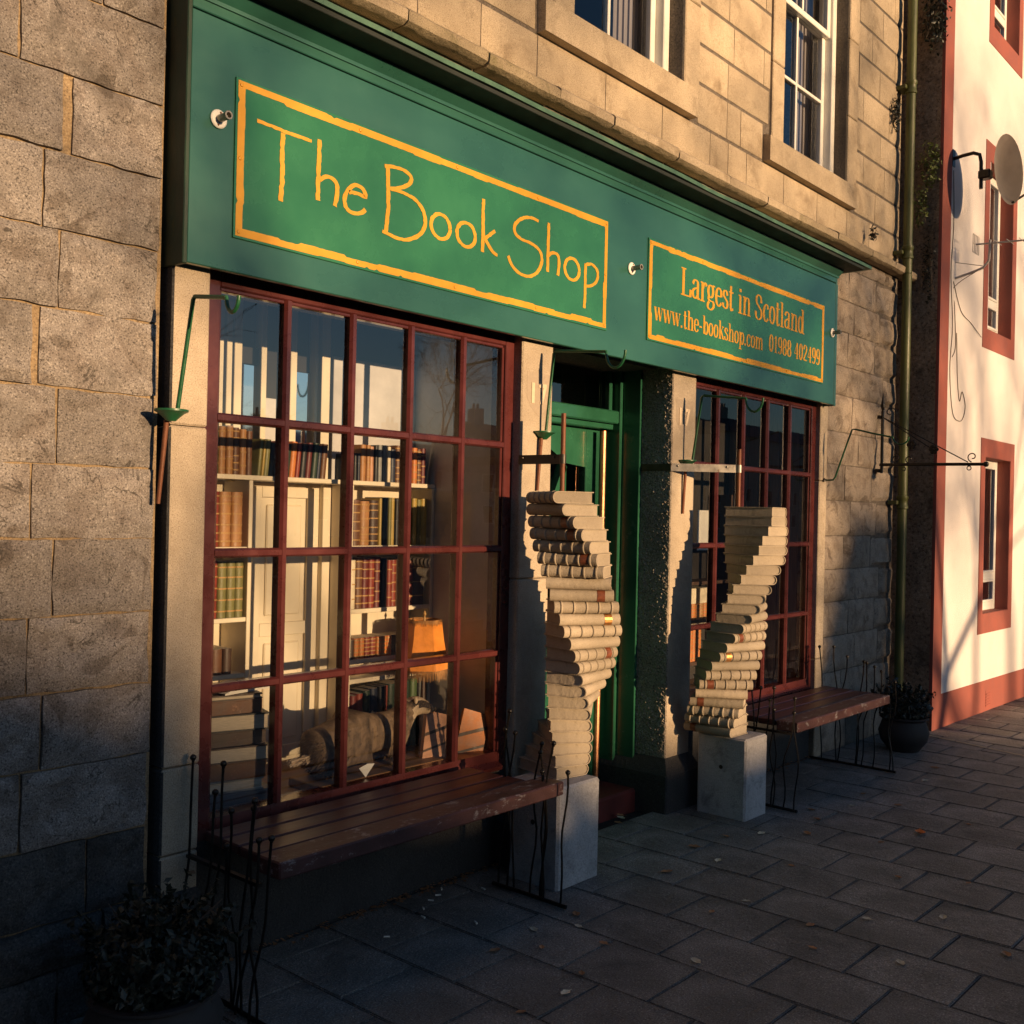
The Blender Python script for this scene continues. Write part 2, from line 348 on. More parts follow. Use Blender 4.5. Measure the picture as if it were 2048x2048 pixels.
# ================================================================== GROUND
g = MB()
g.quad((-400, -2.95, -.05), (.0, -2.95, -.05), (.0, -400, -.05), (-400, -400, -.05))
g.quad((0, -2.95, -.05), (400, -2.95, -4.05), (400, -400, -4.05), (0, -400, -.05))
tag(g.build('road', 'asphalt'), kind='structure')
pv = MB()
xs = [-6, 1, 30]
for a, b_ in ((-30, 1), (1, 60)):
    pv.quad((a, .9, gz(a)-.022), (b_, .9, gz(b_)-.022), (b_, -2.8, gz(b_)-.022), (a, -2.8, gz(a)-.022))
pav = pv.build('pavement', 'gap'); tag(pav, kind='structure')
kb = MB()
for i in range(34):
    x = -6+i*.62; kb.box(x, x+.61, -2.95, -2.802, gz(x+.3)-.16, gz(x+.3)-.005, .012)
kr = kb.build('kerb', 'quoin'); tag(kr, kind='structure')
# paving slabs: courses run out from the wall, joints staggered by half a slab
cnt = 0
pitch, wid = .355, .3255
for n in range(-7, 31):
    xa = 1.187+n*wid; y0 = -.872+.1735*n
    y0 = -((-y0) % pitch)
    j = 0; y = y0+pitch*0
    ytop = -.01
    edges = [ytop]
    while y > -2.8:
        if y < ytop-.03: edges.append(y)
        y -= pitch
    edges.append(-2.80)
    for a, b_ in zip(edges[:-1], edges[1:]):
        if a-b_ < .03: continue
        if cnt >= 298: break
        xm, ym = xa+wid/2, (a+b_)/2
        d = Vector((xm+2.268, ym+3.0456, -1.536)); dep = d.dot(fw)
        if dep < .8: continue
        px = d.dot(r2)/dep; py = d.dot(u2)/dep
        if abs(px) > .75 or py < -.78: continue
        bm = bmesh.new(); bmesh.ops.create_cube(bm, size=1)
        gpx, gpy = .0022, .0022
        tilt = rnd.uniform(-.004, .004); tl2 = rnd.uniform(-.003, .003)
        for v in bm.verts:
            x = xm+v.co.x*(wid-2*gpx); yv = ym+v.co.y*((a-b_)-2*gpy)
            v.co = Vector((x, yv, gz(x)-.02+v.co.z*.04+(v.co.x*tilt+v.co.y*tl2)*(v.co.z > 0)))
        bmesh.ops.bevel(bm, geom=[e for e in bm.edges if all(v.co.z > gz(v.co.x)-.02 for v in e.verts)], offset=.0042, segments=2, affect='EDGES')
        mb = MB(); mb.add_bm(bm); mb.build('paving_slab', 'slab', pav); cnt += 1
# sunlit sliver across the pavement beyond the shop, put in as pale colour
e = MB(); P0, P1 = Vector((5.68, -.28)), Vector((5.33, -1.5))
for i in range(5):
    p = P0.lerp(P1, i/5); q = P0.lerp(P1, (i+.97)/5); d = (q-p).normalized(); nn = Vector((-d.y, d.x))*.014
    z = gz(5.5)+.004
    e.quad((*(p+nn), z), (*(q+nn), z), (*(q-nn), z), (*(p-nn), z)); 
    e.quad((*(p+nn), z), (*(p-nn), z), (*(p-nn), z-.03), (*(p+nn), z-.03))
tag(e.build('sunlit_strip', 'sunstrip'), kind='structure')

# ================================================================== LEFT GRANITE BUILDING
GB = thing('granite_building', 'rough grey granite house wall of big squared blocks left of the shop', 'building', (-1.4, 0, 0))
b = MB(); b.box(-4.2, -.506, -.008, .5, 0, 5.2); b.build('mortar', 'mortar', GB)
LZ = [(-.02, .16, -.80), (.16, .3, -.66), (.3, .527, -.712), (.527, .757, -.916), (.757, .981, -.86), (.981, 1.204, -.907), (1.204, 1.435, -.836), (1.435, 1.653, -.905), (1.653, 1.88, -.833),
      (1.88, 2.113, -.902), (2.113, 2.342, -.838), (2.342, 2.571, -.89), (2.571, 2.802, -.822), (2.802, 3.05, -.966), (3.05, 3.28, -.72), (3.28, 3.52, -.9), (3.52, 3.76, -.8), (3.76, 4.0, -.95), (4.0, 4.24, -.8)]
k = 0; jq = random.Random(77)
for z0, z1, xj in LZ:
    lft = [xj]
    q = random.Random(int(z0*1000)+3)
    while lft[-1] > -3.6: lft.append(lft[-1]-q.uniform(.38, .62))
    wide = {2.342: .0, 2.571: .012, 1.88: .008}.get(z0, 0)
    segs = [(xj+.004+wide, -.518+jq.uniform(-.006, .002))]+[(lft[i+1]+.004, lft[i]-.004-(wide if i == 0 else 0)) for i in range(len(lft)-1)]
    for i, (a, c) in enumerate(segs):
        k += 1
        if a < -2.4: continue
        big = i < 2
        base = z0 < .3
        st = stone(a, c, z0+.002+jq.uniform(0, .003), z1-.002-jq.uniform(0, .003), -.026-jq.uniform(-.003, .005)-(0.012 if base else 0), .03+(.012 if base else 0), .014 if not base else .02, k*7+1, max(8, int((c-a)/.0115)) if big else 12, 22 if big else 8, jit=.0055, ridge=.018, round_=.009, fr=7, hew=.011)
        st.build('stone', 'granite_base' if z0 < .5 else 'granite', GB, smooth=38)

# ================================================================== BOOKSHOP BUILDING
BS = thing('bookshop_building', 'stone fronted bookshop with green fascia and two maroon paned shop windows', 'building', (2.6, 0, 0))
# backing walls (joints) : upper wall with window openings
b = MB()
YB = .012
def wallquad(x0, x1, z0, z1, y=YB, d=.3): b.box(x0, x1, y, y+d, z0, z1)
U1 = (1.60, 2.57, 3.90, 5.62); U2 = (3.735, 4.70, 3.90, 5.62)
wallquad(-.5, 5.70, 3.15, 3.90); wallquad(-.5, U1[0], 3.90, 5.62); wallquad(U1[1], U2[0], 3.90, 5.62); wallquad(U2[1], 5.70, 3.90, 5.62); wallquad(-.5, 5.70, 5.62, 6.6)
wallquad(4.41, 5.70, -.1, 3.15)
wallquad(-.5, 4.41, 2.33, 3.15, .06)
b.build('wall_backing', 'joint', BS)
# upper ashlar courses
UZ = [3.512, 3.722, 3.952, 4.172, 4.40, 4.635, 4.868, 5.09, 5.32, 5.555, 5.79, 6.02]
k = 1000
for ci in range(len(UZ)-1):
    z0, z1 = UZ[ci], UZ[ci+1]
    off = .22 if ci % 2 else 0
    x = -.5-off; q = random.Random(ci*5+2); cuts = [-.5]
    while x < 5.70:
        x += q.uniform(.36, .56); cuts.append(x)
    cuts = [c for c in cuts if c < 5.60]+[5.70]
    if ci % 2 == 0: cuts.append(3.08)
    else: cuts.append(3.22)
    cuts = sorted(cuts)
    cl = [cuts[0]]
    for c in cuts[1:]:
        if c-cl[-1] > .13: cl.append(c)
        elif c == 5.70: cl[-1] = c
    blocks = []
    hol = []
    if z1 > 3.75: hol = [(1.44, 2.735), (3.575, 4.86)]
    if z0 >= 3.70 and z1 < 3.96: hol = [(1.33, 2.735), (3.49, 4.86)]
    for a, c in zip(cl[:-1], cl[1:]):
        parts = [(a, c)]
        for h0, h1 in hol:
            np_ = []
            for p0, p1 in parts:
                if p1 <= h0 or p0 >= h1: np_.append((p0, p1))
                else:
                    if p0 < h0-.04: np_.append((p0, h0))
                    if p1 > h1+.04: np_.append((h1, p1))
            parts = np_
        blocks += parts
    for a, c in blocks:
        k += 1
        st = stone(a+.003, c-.003, z0+.010, z1-.010, 0, .02, .003, k, 8, 5, jit=.0012, round_=.009)
        st.build('stone', 'ashlar', BS, smooth=40)
# window margins, sills
for (x0, x1, z0, z1) in (U1, U2):
    for a, c in ((x0-.155, x0), (x1, x1+.155)):
        for q0, q1 in ((3.885, 4.36), (4.36, 4.90), (4.90, 5.62)):
            if a < x0: pass
            m_ = MB(); m_.box(a+.001, c-.001, -.008, .16, q0+.002, q1-.002, .006); m_.build('margin_stone', 'ashlar', BS)
    m_ = MB(); m_.box(x0-.17, x1+.17, -.008, .16, 5.622, 5.85, .006); m_.build('lintel', 'ashlar', BS)
for sx0, sx1 in ((1.345, 2.66), (3.50, 4.785)):
    m_ = MB(); m_.xprism([(-.040, 3.722), (-.040, 3.872), (.0, 3.884), (.16, 3.886), (.16, 3.722)], sx0, sx1); m_.build('sill', 'ashlar', BS)
# string course in lengths
k = 2000; q = random.Random(5); x = -.55; first = True
prof = [(.01, 3.412), (-.060, 3.412), (-.082, 3.424), (-.086, 3.462), (-.070, 3.478), (-.040, 3.492), (-.012, 3.512), (.01, 3.512)]
cut = [-.55, .02, .47, .93, 1.41, 1.83, 2.41, 2.95, 3.40, 3.82, 4.40, 4.97, 5.40, 5.72, 5.86]
for i in range(len(cut)-1):
    m_ = MB(); dz = q.uniform(-.004, .004); dy = q.uniform(-.006, .004)
    NX = 6; rows = []
    for j in range(NX+1):
        xx = cut[i]+.003+(cut[i+1]-cut[i]-.006)*j/NX
        rows.append([(xx, y+dy+mnoise.noise(Vector((xx*9, z*20, i)))*.006, z+dz+mnoise.noise(Vector((xx*7, z*9, i+40)))*.004) for y, z in prof])
    n_ = len(prof)
    for r_ in rows: m_.v += r_
    for j in range(NX):
        for p_ in range(n_): m_.f.append((j*n_+p_, j*n_+(p_+1) % n_, (j+1)*n_+(p_+1) % n_, (j+1)*n_+p_)); m_.m.append(0)
    m_.f.append(tuple(range(n_))); m_.f.append(tuple(range(NX*n_, NX*n_+n_))); m_.m += [0, 0]
    m_.build('string_course_stone', 'moss' if i in (2, 3, 9, 10, 11) else 'ashlar', BS, smooth=30)
# band of rough stones between shop cornice and string course
cuts = [-.5, .1, .62, 1.1, 1.66, 2.2, 2.75, 3.3, 3.85, 4.41]
for i in range(len(cuts)-1):
    k += 1; stone(cuts[i]+.003, cuts[i+1]-.003, 3.16, 3.404, -.004, .02, .012, k, 9, 4, ridge=.006).build('stone', 'moss' if i % 2 else 'quoin', BS, smooth=40)
# right quoin strip of rock-faced stones under the string course
QZ = [-.08, .25, .495, .743, .981, 1.206, 1.438, 1.682, 1.932, 2.158, 2.416, 2.62, 2.86, 3.08, 3.31, 3.408]
for i in range(len(QZ)-1):
    cc = [4.41]
    cc += ([4.80, 5.27] if i % 2 else [5.02, 5.44]) if i % 3 else ([4.90, 5.36])
    cc.append(5.705)
    for a, c in zip(cc[:-1], cc[1:]):
        k += 1
        end = c > 5.7
        st = stone(a+.003, c-.003, QZ[i]+.004, QZ[i+1]-.004, -.004, .03, .014, k, 9, 7, ridge=.014, jit=.006, round_=.026 if end else .012)
        st.build('stone', 'quoin', BS, smooth=40)
for i in range(len(UZ)-1):      # rounded quoin blocks at the upper right corner
    pass
# jambs and pillars
def jamb(x0, x1, y0, y1, zs, mat, name='jamb_stone', side=None):
    for a, c in zip(zs[:-1], zs[1:]):
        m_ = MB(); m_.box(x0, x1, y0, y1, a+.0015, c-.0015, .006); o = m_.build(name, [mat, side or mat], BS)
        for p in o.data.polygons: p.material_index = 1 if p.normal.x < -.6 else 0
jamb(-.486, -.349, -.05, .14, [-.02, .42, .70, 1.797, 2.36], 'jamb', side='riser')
m_ = MB(); m_.box(-.505, -.335, -.075, .14, -.02, .30, .02); m_.build('jamb_base', 'riser', BS)
jamb(1.226, 1.442, -.05, .40, [.24, 1.25, 2.36], 'jamb')
m_ = MB(); m_.box(1.17, 1.47, -.10, .40, -.03, .20, .01); m_.build('pillar_base', 'riser', BS)
def pill2():
    m_ = MB()
    # front face smooth, left reveal rough
    m_.box(2.456, 2.692, -.05, .40, .255, 2.36, .006)
    o = m_.build('pillar', ['jamb', 'pebble'], BS)
    me = o.data
    for p in me.polygons: p.material_index = 1 if p.normal.x < -.5 else 0
    m_ = MB(); x0, x1 = 2.396, 2.735
    m_.box(x0, x1, -.10, .38, -.06, .19, .008); m_.build('pillar_base', 'riser', BS)
    bm = bmesh.new(); vs = [bm.verts.new(p) for p in ((x0+.004, -.096, .188), (x1-.004, -.096, .188), (x1-.004, .38, .188), (x0+.004, .38, .188), (2.452, -.052, .262), (2.70, -.052, .262), (2.70, .38, .262), (2.452, .38, .262))]
    for f in ((0, 1, 5, 4), (1, 2, 6, 5), (2, 3, 7, 6), (3, 0, 4, 7), (4, 5, 6, 7), (3, 2, 1, 0)): bm.faces.new([vs[i] for i in f])
    m_ = MB(); m_.add_bm(bm); m_.build('base_chamfer', 'riser', BS)
pill2()
b = MB(); NY, NZ = 46, 380
for i in range(NY+1):
    for k_ in range(NZ+1):
        y_ = -.046+.245*i/NY; z_ = .258+2.09*k_/NZ
        e_ = min(1, min(i, NY-i)/2)
        h_ = (mnoise.noise(Vector((y_*85, z_*85, 2)))*.5+mnoise.noise(Vector((y_*170, z_*170, 7)))*.5+mnoise.noise(Vector((y_*30, z_*30, 4)))*.3)*.0125*e_
        b.v.append((2.4545-max(-.001, h_+.001), y_, z_))
for i in range(NY):
    for k_ in range(NZ): a_ = i*(NZ+1)+k_; b.f.append((a_, a_+1, a_+NZ+2, a_+NZ+1)); b.m.append(0)
rv = b.build('rough_cast_reveal', 'pebble', BS); rv['kind'] = 'stuff'
jamb(4.298, 4.408, -.035, .14, [-.05, .62, 1.805, 2.36], 'jamb')
# shields and house numbers on the pillars
for cx, sgn, sz in ((1.345, 1, 1.0), (2.575, 1, .95)):
    m_ = MB(); h = .055*sz+.03
    pts = [(cx-.085, 2.172), (cx+.085, 2.172), (cx+.085, 2.06), (cx+.06, 2.02), (cx, 1.975), (cx-.06, 2.02), (cx-.085, 2.06)]
    m_.prism(pts, -.0506, -.047); s_ = m_.build('number_shield', 'shield', BS)
    m_ = MB()
    m_.box(cx-.055, cx-.035, -.0535, -.0507, 2.034, 2.126)
    m_.prism([(cx-.004, 2.126), (cx+.048, 2.126), (cx+.048, 2.112), (cx+.022, 2.034), (cx+.002, 2.034), (cx+.026, 2.108), (cx-.004, 2.108)], -.0535, -.0507)
    m_.build('house_number', 'numeral', s_)
# stall risers under the windows
for x0, x1 in ((-.35, 1.24), (2.69, 4.30)):
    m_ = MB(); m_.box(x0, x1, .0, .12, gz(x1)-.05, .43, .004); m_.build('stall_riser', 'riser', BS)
# dirt ledge along the wall foot
# ------------------------------------------------------------------ shop windows
def shop_window(x_off, xl, xr, lab):
    """x_off: x of the first glazing bar; xl,xr outer frame edges"""
    w = bpy.data.objects.new('shop_window', None); COL.objects.link(w); w.location = ((xl+xr)/2, 0, .45); attach(w, BS); w.location = ((xl+xr)/2, 0, .45)
    w.matrix_parent_inverse = Matrix.Translation(-world_loc(BS)); w['label'] = lab
    zt, zb = 2.278, .492
    def part(fn, name, mat='maroon'):
        m_ = MB(); fn(m_); o = m_.build(name, mat); o.parent = w; o.matrix_parent_inverse = Matrix.Translation(-Vector(((xl+xr)/2, 0, .45))); return o
    part(lambda m: (m.box(xl-(.034 if xl < 0 else 0), xl+.039, 0, .085, .42, 2.345, .004), m.box(xl+.035, xl+.050, .012, .05, .49, 2.28, .003)), 'frame_stile')
    part(lambda m: (m.box(xr-.062, xr, 0, .085, .42, 2.345, .004), m.box(xr-.073, xr-.058, .012, .05, .49, 2.28, .003)), 'frame_stile')
    xi0, xi1 = xl+.039, xr-.062
    part(lambda m: (m.box(xi0, xi1, .001, .085, zt, 2.345, .004), m.box(xi0, xi1, .012, .05, zt-.012, zt+.004, .003)), 'frame_rail')
    part(lambda m: m.xprism([(-.03, .418), (-.034, .436), (.0, .452), (.004, zb), (.085, zb), (.085, .418)], xi0, xi1), 'frame_rail')
    bars = [x_off+.302*i for i in range(4)]
    for x in bars:
        part(lambda m: (m.xz(x, zb, zt)), 'glazing_bar')
    for z in (1.841, 1.383, .925):
        edges = [xi0]+bars+[xi1]
        def hb(m):
            for a, c in zip(edges[:-1], edges[1:]):
                m.xprism([(.002, z-.009), (.002, z+.009), (.012, z+.0155), (.046, z+.0155), (.046, z-.0155), (.012, z-.0155)], a+(.009 if a != xi0 else 0), c-(.009 if c != xi1 else 0))
        part(hb, 'glazing_bar')
    zs = [zt, 1.841, 1.383, .925, zb]; xsx = [xi0]+bars+[xi1]
    q = random.Random(int(xl*100))
    for i in range(5):
        for j in range(4):
            a, c = xsx[i]+(.014 if i else .0), xsx[i+1]-(.014 if i < 4 else .0); z1, z0 = zs[j]-.014, zs[j+1]+.014
            m_ = MB(); t1, t2 = q.uniform(-.0009, .0009), q.uniform(-.0009, .0009)
            m_.quad((a, .026-t1, z0), (c, .026+t1, z0), (c, .026+t1+t2, z1), (a, .026-t1+t2, z1))
            o = m_.build('pane', 'glass' if xl < 0 else 'glass2'); o.parent = w; o.matrix_parent_inverse = Matrix.Translation(-Vector(((xl+xr)/2, 0, .45)))
    return w
def _xz(m, x, z0, z1):
    i = len(m.v); poly = [(x-.008, 0), (x+.008, 0), (x+.017, .011), (x+.017, .046), (x-.017, .046), (x-.017, .011)]
    n = len(poly); m.v += [(a, y, z0) for a, y in poly]+[(a, y, z1) for a, y in poly]
    m.f += [tuple(range(i, i+n)), tuple(range(i+n, i+2*n))]; m.m += [0, 0]
    for j in range(n): m.f.append((i+j, i+n+j, i+n+(j+1) % n, i+(j+1) % n)); m.m.append(0)
MB.xz = _xz
shop_window(.006, -.316, 1.234, 'maroon shop window with twenty panes left of the door')
shop_window(3.03, 2.692, 4.302, 'maroon shop window with twenty panes right of the door')

# ------------------------------------------------------------------ doorway
m_ = MB(); m_.box(1.44, 2.46, .06, .42, -.06, .088, .012); m_.box(1.44, 2.46, .095, .42, .05, .089); 
m_ = MB(); m_.box(1.444, 2.43, .095, .46, -.06, .087, .012); m_.build('door_step', 'step', BS)
DR = bpy.data.objects.new('doorway', None); COL.objects.link(DR); DR.parent = BS; DR.matrix_parent_inverse = Matrix.Translation(-world_loc(BS)); DR.location = (1.95, .3, .09); DR['label'] = 'green panelled shop door with angular glazing and a transom light'
def dp(m_, name, mat):
    o = m_.build(name, mat); o.parent = DR; o.matrix_parent_inverse = Matrix.Translation(-Vector((1.95, .3, .09))); return o
for sx in (0, 1):
    x0 = 1.444 if sx == 0 else 2.40
    m_ = MB(); m_.box(x0, x0+.052, .262, .40, .088, 2.42, .005); m_.box(x0-(0 if sx else -.0), x0+.052, .15, .262, .088, 2.42, .003)
    m_ = MB(); m_.box(x0+(0 if sx == 0 else .012), x0+(.040 if sx == 0 else .052), .255, .41, .088, 2.42, .005); dp(m_, 'frame_post', 'dgreen')
    m_ = MB(); xx = 1.4435 if sx == 0 else 2.434; m_.box(xx, xx+.021, .14, .254, .088, 2.42, .003); dp(m_, 'door_lining', 'dgreen')
m_ = MB(); m_.box(1.484, 2.412, .262, .40, 2.042, 2.112, .006); m_.box(1.484, 2.412, .30, .40, 2.012, 2.043, .004); dp(m_, 'transom_bar', 'dgreen')
m_ = MB(); m_.quad((1.484, .33, 2.11), (2.41, .33, 2.11), (2.41, .33, 2.42), (1.484, .33, 2.42)); dp(m_, 'transom_pane', 'glass')
m_ = MB(); m_.box(2.37, 2.398, .30, .37, 2.11, 2.42, .004); dp(m_, 'transom_frame', 'dgreen')
# door leaf with cut glazing: stiles, rails, glazing bars
yd0, yd1 = .37, .415
X0, X1 = 1.50, 2.385
def leaf():
    m_ = MB(); m_.box(X0, X0+.13, yd0, yd1, .1, 2.01, .004); dp(m_, 'door_stile', 'dgreen')
    m_ = MB(); m_.box(X1-.125, X1, yd0, yd1, .1, 2.01, .004); dp(m_, 'door_stile', 'dgreen')
    gx0, gx1 = X0+.13, X1-.125
    # head of the leaf: an arched underside
    cx = (gx0+gx1)/2
    pts = [(gx0, 2.01), (gx1, 2.01), (gx1, 1.80), (cx+.13, 1.815), (cx+.05, 1.862), (cx, 1.885), (cx-.05, 1.862), (cx-.13, 1.815), (gx0, 1.80)]
    m_ = MB(); m_.prism(pts[::-1], yd0+.001, yd1-.001); dp(m_, 'door_rail', 'dgreen')
    m_ = MB(); m_.box(gx0, gx1, yd0+.001, yd1-.001, .1, .30, .003); dp(m_, 'door_rail', 'dgreen')
    m_ = MB(); m_.box(gx0, gx1, yd0+.001, yd1-.001, .92, 1.06, .003); dp(m_, 'door_rail', 'dgreen')
    def bar(p, q, w=.016):
        m = MB(); p, q = Vector(p), Vector(q); d = (q-p).normalized(); n = Vector((-d.y, d.x))*w
        m.prism([tuple(p+n), tuple(q+n), tuple(q-n), tuple(p-n)], yd0-.006, yd1-.004); dp(m, 'glazing_bar', 'dgreen')
    bar((cx+.13, 1.80), (cx-.16, 1.22)); bar((cx-.13, 1.80), (cx-.13, 1.07), .012); bar((cx+.13, 1.80), (cx+.13, 1.30), .008)
    m_ = MB(); m_.quad((gx0, .395, 1.05), (gx1, .395, 1.05), (gx1, .395, 1.89), (gx0, .395, 1.89)); dp(m_, 'door_pane', 'glass2')
    for i in range(2):
        a = gx0+.02+i*(gx1-gx0-.02)/2; c = a+(gx1-gx0)/2-.03
        m_ = MB(); m_.box(a, c, yd0+.012, yd1-.01, .32, .90, .01); dp(m_, 'door_panel', 'dgreen')
    m_ = MB(); m_.box(gx0-.01, gx1+.01, yd1-.012, yd1-.006, .29, .93); dp(m_, 'door_panel', 'dgreen')
leaf()
m_ = MB(); m_.tube([(2.335, .315, .12), (2.338, .312, 1.0), (2.338, .312, 2.0)], .016, 10); dp(m_, 'copper_pole', 'copper')
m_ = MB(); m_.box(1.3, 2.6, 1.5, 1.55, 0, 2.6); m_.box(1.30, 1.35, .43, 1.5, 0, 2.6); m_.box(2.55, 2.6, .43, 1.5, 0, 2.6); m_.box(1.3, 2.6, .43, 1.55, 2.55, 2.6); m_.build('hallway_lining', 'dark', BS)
# soffit behind the fascia
m_ = MB(); m_.box(-.31, 4.30, -.09, .40, 2.348, 2.37); m_.build('soffit', 'green', BS)

# ------------------------------------------------------------------ fascia and cornice
FX0, FX1 = -.476, 4.318
m_ = MB(); m_.box(FX0, FX1, -.11, -.085, 2.306, 3.108, .003); m_.build('fascia_board', 'fascia', BS)
m_ = MB(); m_.box(FX0, FX1, -.11, -.085, 3.113, 3.178, .003); m_.build('frieze_board', 'fascia', BS)
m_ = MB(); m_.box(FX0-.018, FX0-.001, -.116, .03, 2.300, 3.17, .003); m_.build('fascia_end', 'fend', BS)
m_ = MB(); m_.box(FX1+.001, FX1+.022, -.112, .0, 2.300, 3.17, .003); m_.build('fascia_end', 'green', BS)
m_ = MB(); m_.box(FX1+.023, 4.50, -.045, -.01, 2.318, 3.14, .003); m_.build('fascia_return', 'green', BS)
m_ = MB(); m_.xprism([(-.085, 3.146), (-.117, 3.146), (-.119, 3.158), (-.132, 3.170), (-.150, 3.188), (-.150, 3.196), (-.085, 3.196)], FX0-.01, 4.345); m_.build('bed_moulding', 'green', BS, smooth=25)
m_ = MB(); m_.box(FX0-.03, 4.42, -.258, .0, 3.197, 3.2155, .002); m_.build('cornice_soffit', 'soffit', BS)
m_ = MB()
N = 60
for i in range(N):
    xa, xb = FX0-.05+(4.52-FX0+.05)*i/N, FX0-.05+(4.52-FX0+.05)*(i+1)/N
    za, zb_ = [mnoise.noise(Vector((x*2.2, 0, 5)))*.006 for x in (xa, xb)]
    f1 = [(xa, -.268, 3.217+za), (xb, -.268, 3.217+zb_), (xb, -.268, 3.236+zb_), (xa, -.268, 3.236+za)]
    m_.quad(*f1); m_.quad((xa, -.268, 3.236+za), (xb, -.268, 3.236+zb_), (xb, .0, 3.285), (xa, .0, 3.285)); m_.quad((xa, -.268, 3.217+za), (xb, -.268, 3.217+zb_), (xb, .0, 3.2165), (xa, .0, 3.2165))
m_.quad((4.52, -.268, 3.217), (4.52, 0, 3.2165), (4.52, 0, 3.285), (4.52, -.268, 3.236)); m_.build('lead_flashing', 'lead', BS)

# ------------------------------------------------------------------ signs
def ribbon(m, pts, wfun, y):
    pts = [Vector(p) for p in pts]; n = len(pts); L = []; Rr = []
    for i, p in enumerate(pts):
        d = pts[min(i+1, n-1)]-pts[max(i-1, 0)]
        if d.length < 1e-9: d = Vector((1, 0))
        d.normalize(); nn = Vector((-d.y, d.x)); w = wfun(i, d, n)
        L.append(p+nn*w[0]); Rr.append(p-nn*w[1])
    for i in range(n-1):
        m.quad((L[i].x, y, L[i].y), (L[i+1].x, y, L[i+1].y), (Rr[i+1].x, y, Rr[i+1].y), (Rr[i].x, y, Rr[i].y))
def resample(pts, step):
    pts = [Vector(p) for p in pts]
    if len(pts) > 2:   # catmull-rom
        out = []
        for i in range(len(pts)-1):
            p0, p1, p2, p3 = pts[max(i-1, 0)], pts[i], pts[i+1], pts[min(i+2, len(pts)-1)]
            n = max(2, int((p2-p1).length/step))
            for j in range(n):
                t = j/n; out.append(.5*((2*p1)+(p2-p0)*t+(2*p0-5*p1+4*p2-p3)*t*t+(3*p1-p0-3*p2+p3)*t**3))
        out.append(pts[-1]); return out
    n = max(2, int((pts[1]-pts[0]).length/step)); return [pts[0].lerp(pts[1], i/n) for i in range(n+1)]
TITLE = [
[(-0.232, 2.822), (-0.174, 2.821), (-0.123, 2.818), (-0.062, 2.818), (-0.006, 2.818)],
[(-0.126, 2.81), (-0.129, 2.739), (-0.126, 2.672), (-0.131, 2.579)],
[(0.028, 2.833), (0.028, 2.75), (0.026, 2.687), (0.027, 2.62)],
[(0.033, 2.694), (0.059, 2.711), (0.088, 2.712), (0.109, 2.695), (0.111, 2.66), (0.103, 2.617)],
[(0.166, 2.683), (0.206, 2.688), (0.243, 2.685), (0.232, 2.709), (0.21, 2.717), (0.184, 2.711), (0.157, 2.684), (0.146, 2.655), (0.151, 2.63), (0.17, 2.615), (0.2, 2.614), (0.23, 2.625), (0.244, 2.639)],
[(0.349, 2.826), (0.352, 2.77), (0.356, 2.69), (0.351, 2.627), (0.346, 2.579)],
[(0.333, 2.822), (0.38, 2.83), (0.431, 2.831), (0.466, 2.818), (0.466, 2.796), (0.437, 2.771), (0.391, 2.752), (0.362, 2.745)],
[(0.362, 2.745), (0.419, 2.746), (0.476, 2.739), (0.52, 2.718), (0.545, 2.682), (0.544, 2.64), (0.514, 2.602), (0.457, 2.574), (0.406, 2.568), (0.36, 2.574), (0.328, 2.578)],
('o', .633, 2.663, .053, .048), ('o', .779, 2.662, .054, .048),
[(0.877, 2.831), (0.877, 2.755), (0.879, 2.681), (0.877, 2.613)],
[(0.952, 2.715), (0.921, 2.693), (0.886, 2.669)],
[(0.89, 2.672), (0.917, 2.644), (0.946, 2.623), (0.969, 2.617)],
[(1.233, 2.819), (1.198, 2.824), (1.149, 2.817), (1.102, 2.795), (1.074, 2.761), (1.083, 2.732), (1.123, 2.718), (1.177, 2.714), (1.229, 2.702), (1.259, 2.675), (1.257, 2.635), (1.228, 2.594), (1.18, 2.569), (1.122, 2.568), (1.068, 2.59), (1.037, 2.629)],
[(1.304, 2.829), (1.303, 2.748), (1.303, 2.676), (1.302, 2.612)],
[(1.307, 2.686), (1.334, 2.702), (1.364, 2.703), (1.38, 2.683), (1.381, 2.647), (1.375, 2.609)],
('o', 1.478, 2.657, .054, .049),
[(1.579, 2.702), (1.578, 2.631), (1.58, 2.564), (1.575, 2.496)],
[(1.582, 2.698), (1.623, 2.708), (1.663, 2.693), (1.675, 2.661), (1.657, 2.628), (1.62, 2.606), (1.585, 2.6)]]
def ell(cx, cz, rx, rz, n=22): return [(cx+rx*math.cos(2*math.pi*i/n), cz+rz*math.sin(2*math.pi*i/n)) for i in range(n+1)]
